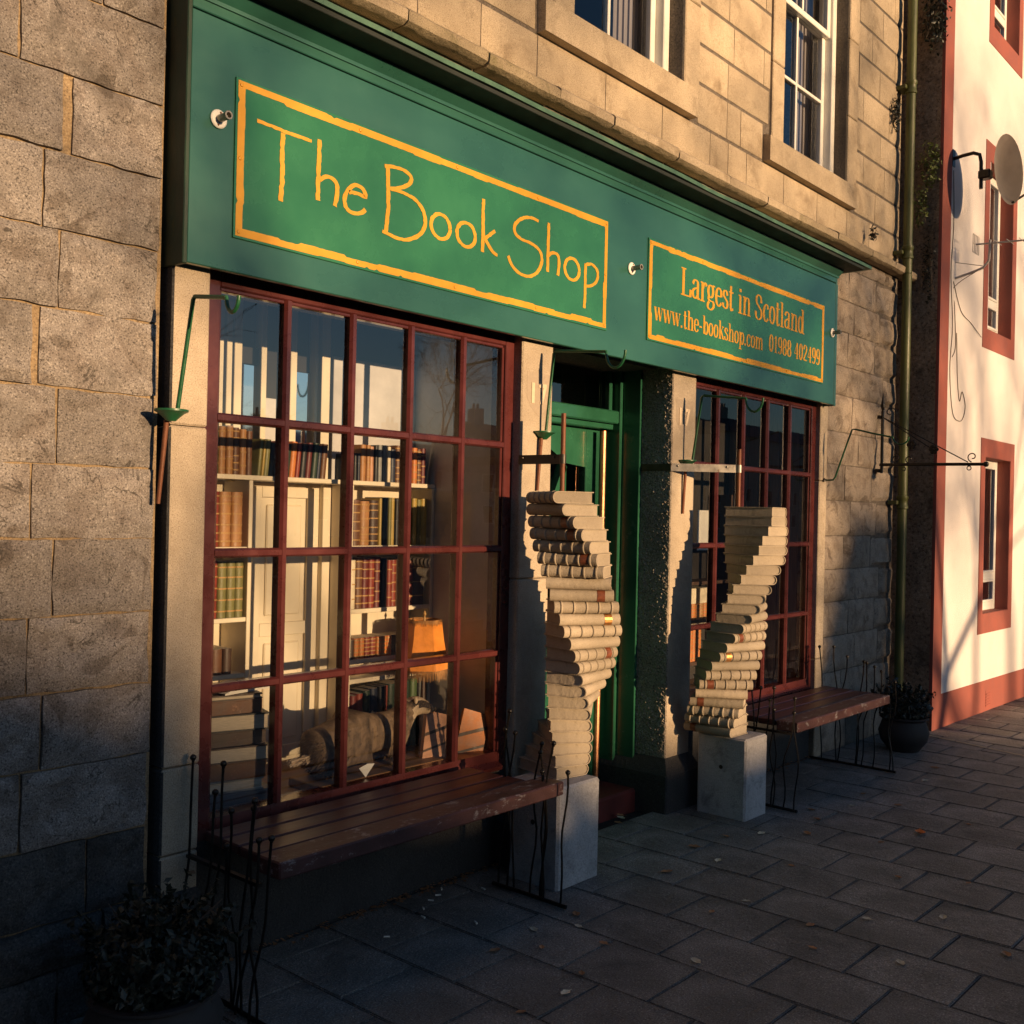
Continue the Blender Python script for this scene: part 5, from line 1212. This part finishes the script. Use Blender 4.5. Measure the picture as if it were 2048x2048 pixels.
# coat: short hairs standing on the body surface
m_ = MB(); q = random.Random(8); polys = [p for p in bd.data.polygons if p.area > 1e-6]
for i in range(5200):
    p = q.choice(polys)
    if p.material_index == 1 and q.random() < .6: continue
    vs = [bd.data.vertices[v].co for v in p.vertices]; a = q.random(); b_ = q.random(); c_ = vs[0].lerp(vs[1], a).lerp(vs[-1].lerp(vs[2], a), b_)
    n_ = p.normal; d = (n_*.35+Vector((-.8, 0, -.45))+Vector((q.uniform(-.3, .3), q.uniform(-.3, .3), q.uniform(-.3, .3)))).normalized(); L_ = q.uniform(.010, .024) if p.material_index != 1 else .006
    s_ = n_.cross(d).normalized()*.0013; m_.v += [tuple(c_-s_), tuple(c_+s_), tuple(c_+d*L_+n_*.003)]; k_ = len(m_.v); m_.f.append((k_-3, k_-2, k_-1)); m_.m.append(0 if q.random() < .72 else 1)
cf = m_.build('coat', ['fur', 'darkfur'], BG); cf['kind'] = 'stuff'
# leaning books, card
for (x, yv, z, w, h, tl, rz, col, lab) in ((.835, .125, .4945, .12, .205, 16, -10, 'pink', 'pink fronted book leaning beside the badger head'), (1.0, .105, .459, .13, .235, 18, -26, 'orange', 'orange striped book leaning at the right end of the left window')):
    t_ = thing('book', lab, 'book', (x, yv, z))
    m_ = MB(); m_.box(0, w, 0, .004, 0, h); m_.box(0, w, .018, .022, 0, h); m_.box(0, .004, .004, .018, 0, h); c_ = m_.build('book_cover', 'book '+col); 
    m_ = MB(); m_.box(.004, w-.004, .0042, .0178, .003, h-.003); p_ = m_.build('page_block', 'page')
    m_ = MB(); m_.prism([(.0, h*.45), (.0, h*.52), (w, h*.80), (w, h*.73)], -.0012, -.0002); m_.prism([(.0, h*.12), (.0, h*.17), (w, h*.45), (w, h*.40)], -.0012, -.0002); l_ = m_.build('cover_stripes', 'book dark brown')
    for o in (c_, p_, l_): o.parent = t_
    t_.rotation_euler = (R(-14), R(tl), R(rz))
m_ = MB(); m_.quad((0, 0, 0), (.05, .005, .045), (.012, .004, .05), (-.035, .0, .04)); m_.quad((0, .001, 0), (-.035, .001, .04), (.012, .005, .05), (.05, .006, .045)); o = m_.build('price_card', 'paper'); o.location = (.455, .05, .4955); tag(o, 'small white card propped on the board in front of the badger', 'card')
# skull ornament and light string behind the badger
# ================================================================== RIGHT WINDOW DISPLAY
B2 = thing('window_bookcase', 'dark brown bookcase and boards inside the right shop window', 'bookcase', (3.5, .5, .46))
def b2(nm, mt, *a, c=.002): m_ = MB(); m_.box(*a, c); return m_.build(nm, mt, B2)
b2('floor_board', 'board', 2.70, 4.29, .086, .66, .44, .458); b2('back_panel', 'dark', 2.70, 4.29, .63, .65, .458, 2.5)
for i in range(7): x0 = .092+i*.077; m_ = MB(); m_.box(4.268, 4.285, x0, x0+.074, .459, 2.49, .003); m_.build('side_board', 'brownback', B2)
b2('side_wall', 'brownback', 2.68, 2.70, .086, .66, .44, 2.5); b2('ceiling', 'dark', 2.68, 4.29, .086, .66, 2.5, 2.52)
for z in (.885, .615, 1.13): b2('shelf', 'book dark brown', 3.0, 4.0, .45, .629, z-.022, z)
b2('upright', 'book dark brown', 4.0, 4.02, .45, .629, .459, 1.7)
row('on the middle shelf in the right window', 'books in the right window', 3.30, .885, .46, [('orange', .05, .10, B4), ('orange', .05, .10, B5), ('orange', .045, .095, B4), ('tan', .05, .10, B5), ('orange', .05, .10, B4), ('orange', .05, .10, B4), ('orange', .05, .095, B5), ('tan', .05, .1, B4), ('orange', .05, .1, B4)])
row('on the low shelf in the right window', 'books in the right window', 3.28, .615, .46, [('orange', .05, .20, B4), ('orange', .05, .205, B5), ('tan', .045, .20, B4), ('orange', .05, .205, B5), ('tan', .05, .20, B4), ('orange', .05, .20, B4), ('orange', .05, .205, B5), ('orange', .05, .2, B4)])
for (x, z, w, h, mt, lab) in ((3.34, 1.0, .25, .10, 'cream', 'cream boxed volume above the orange books in the right window'), (3.64, 1.0, .12, .10, 'cream', 'small cream boxed volume beside the taller box in the right window')):
    m_ = MB(); m_.box(x, x+w, .46, .58, z-.014, z+h-.014, .004); tag(m_.build('boxed_book', 'book cream'), lab, 'book')
for (x, z, w, h, lab) in ((3.62, 1.33, .15, .26, 'tall pale poster hanging at the back of the right window'), (3.42, 1.52, .10, .23, 'pale paper sheet hanging beside the poster in the right window'), (3.35, 1.72, .12, .055, 'narrow pale strip of paper hung above the sheets in the right window')):
    m_ = MB(); m_.box(x, x+w, .48, .483, z, z+h); tag(m_.build('paper_sheet', 'paper'), lab, 'paper')
t = thing('paper_lantern', 'pale cut paper shape hanging behind the first panes of the right window', 'ornament', (3.36, .46, 1.42))
m_ = MB(); m_.prism([(3.33, 1.52), (3.40, 1.52), (3.385, 1.45), (3.41, 1.44), (3.40, 1.39), (3.37, 1.37), (3.33, 1.38), (3.31, 1.42), (3.345, 1.44)], .455, .458); m_.build('cut_paper', 'page', t)

# ================================================================== POTTED PLANTS, IVY
def leaf_cloud(m, c, rx, ry, rz, n, size, seed, shell=.55, clump=0):
    q = random.Random(seed); cl = [(q.gauss(0, 1), q.gauss(0, 1), q.gauss(0, 1)) for _ in range(clump)]
    for i in range(n):
        while True:
            d = Vector((q.gauss(0, 1), q.gauss(0, 1), q.gauss(0, 1)))
            if d.length > .01: break
        d.normalize(); r = shell+(1-shell)*q.random()**.6
        lump = 1+.28*mnoise.noise(Vector((d.x*2.3+seed, d.y*2.3, d.z*2.3)))
        p = Vector((c[0]+d.x*rx*r*lump, c[1]+d.y*ry*r*lump, c[2]+d.z*rz*r*lump))
        n_ = (d+Vector((q.uniform(-.9, .9), q.uniform(-.9, .9), q.uniform(-.3, 1.1)))).normalized(); a = n_.orthogonal().normalized(); a.rotate(Matrix.Rotation(q.uniform(0, 6.28), 3, n_)); b_ = n_.cross(a); s = size*q.uniform(.6, 1.35)
        i0 = len(m.v); m.v += [tuple(p-a*s), tuple(p+b_*s*.55-a*s*.2), tuple(p+a*s+n_*s*.25), tuple(p-b_*s*.55-a*s*.2)]; m.f.append((i0, i0+1, i0+2, i0+3)); m.m.append(m.cur)
def plant(label, c, rim, hpot, fol, n, size, seed):
    t = thing('potted_plant', label, 'potted plant', c); x, y, z = c
    m_ = MB(); m_.lathe([(rim*.62, 0), (rim*.95, hpot*.30), (rim*1.04, hpot*.55), (rim*.90, hpot*.84), (rim*.86, hpot*.9), (rim*1.0, hpot*.96), (rim*1.0, hpot), (rim*.9, hpot), (rim*.86, hpot*.86)], (x, y, z), 30); m_.build('pot', 'terracotta', t, smooth=50)
    m_ = MB(); m_.lathe([(.001, hpot*.92), (rim*.86, hpot*.9)], (x, y, z), 20); m_.build('soil', 'soil', t)
    m_ = MB(); q = random.Random(seed)
    for i in range(26):
        a = q.uniform(0, 6.28); r = q.uniform(.3, .95); e = Vector((x+fol[0]*r*math.cos(a), y+fol[1]*r*math.sin(a), z+hpot+fol[2]*q.uniform(.4, 1.5)))
        m_.tube([(x+.05*math.cos(a), y+.05*math.sin(a), z+hpot*.9), (x+(e.x-x)*.5, y+(e.y-y)*.5, z+hpot+(e.z-z-hpot)*.65), tuple(e)], [.004, .003, .0015], 5, False)
    m_.build('stems', 'bark', t)
    m_ = MB(); leaf_cloud(m_, (x, y, z+hpot+fol[2]*.50), fol[0]*.86, fol[1]*.86, fol[2]*.9, n, size, seed); q = random.Random(seed+1)
    for i in range(46):
        a = q.uniform(0, 6.28); el = q.uniform(-.1, 1.35); d0 = Vector((math.cos(a)*math.cos(el), math.sin(a)*math.cos(el), math.sin(el))); p0 = Vector((x, y, z+hpot+fol[2]*.45))+Vector((d0.x*fol[0], d0.y*fol[1], d0.z*fol[2]))*.7
        L_ = q.uniform(.05, .13); d1 = (d0+Vector((0, 0, .5))).normalized(); p1 = p0+d1*L_
        m_.tube([tuple(p0), tuple(p0.lerp(p1, .6)+Vector((0, 0, .006))), tuple(p1)], [.0016, .0013, .0008], 4, False)
        for j in range(7): leaf_cloud(m_, tuple(p0.lerp(p1, j/6)), .012, .012, .010, 3, size*q.uniform(.8, 1.5), seed*50+i*7+j, .3)
    m_.build('foliage', 'leafdark', t)
plant('bushy evergreen in a dark pot at the left end of the left bench', (-.70, -.40, 0), .183, .20, (.235, .225, .150), 2600, .0125, 5)
plant('bushy evergreen in a round dark pot by the downpipe', (5.02, -.36, gz(5)), .162, .235, (.20, .20, .125), 1700, .013, 9)
def ivy(label, c, r, n, size, seed, mt='leafgreen'):
    t = thing('wall_plant', label, 'wild plant', c); m_ = MB(); leaf_cloud(m_, c, *r, n, size, seed, .2); m_.build('leaves', mt, t)
    m_ = MB(); q = random.Random(seed)
    for i in range(9): m_.tube([(c[0], c[1]+r[1]*.7, c[2]-r[2]*.6), (c[0]+q.uniform(-1, 1)*r[0]*.6, c[1]+q.uniform(-.6, .4)*r[1], c[2]), (c[0]+q.uniform(-1, 1)*r[0], c[1]+q.uniform(-1, .3)*r[1], c[2]+q.uniform(-.9, 1)*r[2])], .0018, 4, False)
    m_.build('stems', 'bark', t)
ivy('dark bristling weed tuft on the wall at the upper right corner stones', (5.50, -.03, 4.62), (.045, .035, .15), 150, .014, 3, 'leafdark')
ivy('small dark fern growing on the string course below the sash windows', (5.02, -.07, 3.60), (.03, .03, .06), 60, .012, 4, 'leafdark')
ivy('dark dry creeper at the top of the gap beside the downpipe', (5.84, -.18, 5.45), (.07, .12, .32), 380, .018, 21, 'leafdark')
ivy('green creeper leaves in the gap level with the satellite dish', (5.84, -.17, 4.30), (.05, .09, .20), 240, .015, 22)
ivy('green creeper leaves hanging below the dish beside the pipe', (5.80, -.12, 3.98), (.04, .06, .18), 170, .015, 23)
ivy('sparse green creeper behind the pipe above its top collar', (5.74, -.05, 4.72), (.03, .04, .11), 90, .014, 24)
ivy('green creeper leaves behind the pipe below the string course', (5.74, -.04, 3.14), (.035, .04, .12), 130, .014, 25)
ivy('small green creeper behind the pipe beside the fascia end', (5.74, -.04, 2.68), (.03, .03, .10), 80, .013, 26)
ivy('small tuft of green leaves behind the pipe above the sign bracket', (5.74, -.04, 2.30), (.03, .03, .08), 70, .013, 27)
ivy('long dark hanging roots and moss down the gap wall', (5.86, -.16, 3.55), (.02, .06, .35), 200, .012, 28, 'leafdark')

# ================================================================== FALLEN LEAVES AND LITTER
def leaf(x, y, s, rz, mt, label, group, curl=.35):
    m_ = MB(); n = 5; q = random.Random(int(x*1000)); L_ = []
    for i in range(n+1):
        f = i/n; w = s*.42*math.sin(math.pi*min(1, f*.95+.05))**.8*(1+.25*(i % 2)); zz = s*curl*(f-.5)**2*1.6
        L_.append(((f-.5)*s*1.6, w, zz))
    for (a, w, z), (c, w2, z2) in zip(L_[:-1], L_[1:]):
        m_.quad((a, 0, z), (c, 0, z2), (c, w2, z2+w2*.45), (a, w, z+w*.45)); m_.quad((a, -w, z+w*.35), (c, -w2, z2+w2*.35), (c, 0, z2), (a, 0, z))
    m_.tube([(L_[-1][0], 0, L_[-1][2]), (L_[-1][0]+s*.4, s*.05, L_[-1][2]*.6)], s*.018, 4)
    o = m_.build('fallen_leaf', mt); o.location = (x, y, gz(x)+.003); o.rotation_euler = (0, 0, rz); tag(o, label, 'leaf', group)
q = random.Random(31)
leaf(3.05, -1.18, .052, .4, 'leaforange', 'large bright orange leaf lying alone on the slabs far right', None, .7)
LV = [(.62, -.72), (.72, -.60), (.55, -.95), (.80, -.86), (.86, -.70), (.95, -.62), (.48, -.62), (.40, -1.0), (1.35, -.98), (1.62, -.60), (1.55, -1.02), (1.50, -1.32), (1.30, -1.42), (1.92, -.68), (2.02, -.50), (2.28, -.52), (2.45, -.62), (2.10, -.95), (2.62, -.78), (1.72, -1.45), (2.9, -.70), (3.05, -.60), (3.3, -.72), (3.6, -.66), (3.5, -.9), (4.2, -.8), (4.6, -.72), (2.3, -1.35), (1.95, -1.66), (1.75, -1.95), (2.75, -1.1), (.9, -1.18), (.2, -.98), (1.98, .06), (2.16, .02), (2.08, -.02), (2.2, .05), (1.4, -1.7), (2.45, -1.6), (3.4, -1.3)]
for i, (x, y) in enumerate(LV):
    pale = i % 3 == 1
    at = 'against the red door step' if y > -.1 else 'on the slabs before the left bench' if x < 1.05 else 'on the slabs before the left book column' if x < 1.8 else 'on the slabs before the shop door' if x < 2.4 else 'on the slabs before the right book column' if x < 3.1 else 'on the slabs before the right bench'
    nm_ = 'small pale dry leaf' if pale else 'small curled brown leaf'
    leaf(x, y, q.uniform(.021, .037), q.uniform(0, 6.28), 'leafpale' if pale else 'leafbrown', nm_+' '+at, ('pale' if pale else 'brown')+' leaves '+at)
for i, (x, y) in enumerate([(.58, -.16), (.66, -.12), (.72, -.10), (.90, -.18), (.52, -.22), (.30, -.26), (.78, -.06), (.62, -.40)]):
    m_ = MB(); m_.tube([(-.011, 0, 0), (.011, 0, 0)], .0034, 8); o = m_.build('cigarette_end', 'paper'); o.location = (x, y, .0045); o.rotation_euler = (0, 0, q.uniform(0, 3)); tag(o, 'white cigarette end on the slabs under the left bench', 'cigarette end', 'cigarette ends under the bench')
m_ = MB(); q = random.Random(41)
for i in range(520):
    x = q.uniform(-.3, 4.3); x = x if not 1.4 < x < 2.4 else q.uniform(.3, 1.0); yv = -abs(q.gauss(0, .028))-.004; s = q.uniform(.004, .012); a = q.uniform(0, 6.28); z = gz(x)+.002+q.uniform(0, .006)
    m_.quad(*[(x+s*math.cos(a+k*1.57)*(1 if k % 2 else .6), yv+s*math.sin(a+k*1.57), z+q.uniform(0, .006)) for k in range(4)])
tag(m_.build('leaf_litter', 'leafbrown'), 'crumbs of dead leaf swept against the foot of the shop wall', 'leaf litter', kind='stuff')

# ================================================================== ACROSS THE STREET (throws the shade, shows in the glass)
def house(label, x0, x1, ridge, y0=-52, y1=-62, chim=((.08, 1.0),), mt='render', hip=0, eave=None):
    t = thing('house', label, 'house', ((x0+x1)/2, (y0+y1)/2, -.4)); ev = eave or ridge-2.2; yr = (y0+y1)/2
    m_ = MB(); m_.box(x0, x1, y1, y0, -4, ev); m_.build('wall', mt, t)
    m_ = MB(); h0 = x0+(hip if hip > 0 else 0); h1 = x1-(hip if hip > 0 else 0) if hip >= 0 else x1
    if hip < 0: h0, h1 = x0, x1+hip
    vs = [(x0, y0+.3, ev), (x1, y0+.3, ev), (x1, y1-.3, ev), (x0, y1-.3, ev), (h0, yr, ridge), (h1, yr, ridge)]
    m_.v += vs; m_.f += [(0, 1, 5, 4), (2, 3, 4, 5), (0, 4, 3), (1, 2, 5), (0, 3, 2, 1)]; m_.m += [0]*5; rf = m_.build('roof', 'slate', t)
    for fx, hh in chim:
        xx = x0+(x1-x0)*fx; m_ = MB(); m_.box(xx-.55, xx+.55, yr-.4, yr+.4, ridge-.8, ridge+hh); m_.lathe([(.13, 0), (.11, .45)], (xx-.25, yr, ridge+hh), 8); m_.lathe([(.13, 0), (.11, .45)], (xx+.25, yr, ridge+hh), 8); o = m_.build('chimney', mt); o.parent = rf
    n = max(1, int((x1-x0)/3.2))
    for i in range(n):
        for zz in ((.8,) if ev < 4.6 else (.8, 3.4)):
            xx = x0+(i+.5)*(x1-x0)/n; m_ = MB(); m_.box(xx-.5, xx+.5, y0, y0+.06, zz-.1, zz+1.5, .01); wd = m_.build('window', 'white', t)
            m_ = MB(); m_.box(xx-.42, xx+.42, y0+.061, y0+.07, zz-.02, zz+1.42); o = m_.build('pane', 'dark'); o.parent = wd
    return t
house('long slate roofed house across the street, far left of the row', -34, -14, 7.2)
house('tall slate roofed house with a long hipped end across the square', -32, 7.4, 9.70, y0=-74, y1=-86, hip=-5.5, chim=((.2, .9),), eave=6.4)
house('low slate roofed building standing forward of the row', 1.4, 6.4, 5.30, y0=-44, y1=-50, chim=(), eave=3.4)
t = thing('chimney_block', 'broad rendered chimney block at the end of the low house', 'chimney', (7.0, -57, 0))
m_ = MB(); m_.prism([(6.25, 0), (7.78, 0), (7.78, 7.62), (6.85, 7.62), (6.25, 6.5)], -57.6, -56.6); m_.build('stack', 'render', t)
house('lowest slate roofed cottage across the street', 8.3, 21, 5.25, chim=((.9, .6),), eave=3.6)
house('rendered house with two chimneys across the street', 21.2, 40, 6.8, chim=((.05, .9), (.95, .9)))
house('wide rendered house across the street toward the right', 40.2, 62, 7.2, chim=((.05, 1.0), (.5, 1.0), (.95, 1.0)))
house('tall rendered house across the street on the right', 62.2, 90, 9.6, chim=((.05, 1.2), (.95, 1.2)))
house('tallest rendered house at the far right end of the street', 90.2, 140, 12.5, chim=((.2, 1.2), (.8, 1.2)))
house('unseen tall house block added at the left to hold back sky light', -30, -9.5, 10.5, y0=-9, y1=-22, chim=((.1, 1.0), (.9, 1.0)), eave=8.2)  # unseen block, added to cut the sky fill from the left
def tree(label, x, y, h, seed, trunk_r, fork=1.9, base=-.3, depth=6):
    t = thing('bare_tree', label, 'tree', (x, y, base)); q = random.Random(seed); tr = MB(); cr = MB()
    def grow(m, p, d, L, r, lev):
        n = 3; pts = [p]; rs = [r]
        for i in range(n):
            d = (d+Vector((q.gauss(0, .11), q.gauss(0, .11), q.gauss(0, .05)+.03))).normalized(); p = p+d*L/n; pts.append(p); rs.append(max(.004, r*(1-.32*(i+1)/n)))
        m.tube([tuple(v) for v in pts], rs, 6 if lev < 2 else (5 if lev < 4 else 3), False)
        if lev >= depth: return
        k = 2 if lev < 2 else q.choice((2, 3, 3))
        for i in range(k):
            ax = d.orthogonal(); ax.rotate(Matrix.Rotation(q.uniform(0, 6.28) if lev else i*math.pi+.3, 3, d)); nd = d.copy(); nd.rotate(Matrix.Rotation(R(q.uniform(16, 42)), 3, ax)); grow(cr, p, nd, L*q.uniform(.62, .84), rs[-1]*q.uniform(.62, .8), lev+1)
        if lev >= 2 and q.random() < .7:
            ax = d.orthogonal(); ax.rotate(Matrix.Rotation(q.uniform(0, 6.28), 3, d)); nd = d.copy(); nd.rotate(Matrix.Rotation(R(50), 3, ax)); grow(cr, pts[1], nd, L*.6, rs[1]*.5, lev+1)
    grow(tr, Vector((x, y, base)), Vector((0, 0, 1)), fork-base, trunk_r, 0)
    tr.build('trunk', 'bark', t, smooth=60); cr.build('crown', 'bark', t, smooth=60)
tree('bare forked street tree opposite the cream house', 6.40, -15, 8, 3, .11, 1.95, depth=5)
tree('bare tree in the gardens behind the forked street tree', 10.2, -42, 10, 29, .26, 3.0, depth=7)
tree('young bare tree standing between the two garden trees', 8.0, -25, 8, 37, .14, 2.2, depth=7)
tree('bare spreading tree in the gardens seen in the left window glass', 20.5, -20, 9, 12, .15, 2.4, depth=7)
tree('slim bare tree in the gardens opposite the shop', 3.4, -31, 9, 17, .17, 3.2, depth=7)
tree('slim bare tree in the gardens opposite the granite house', 0.6, -28, 9, 19, .16, 3.4, depth=7)
tree('bare tree beside the forked street tree further along', 9.4, -36, 9, 23, .20, 3.0)
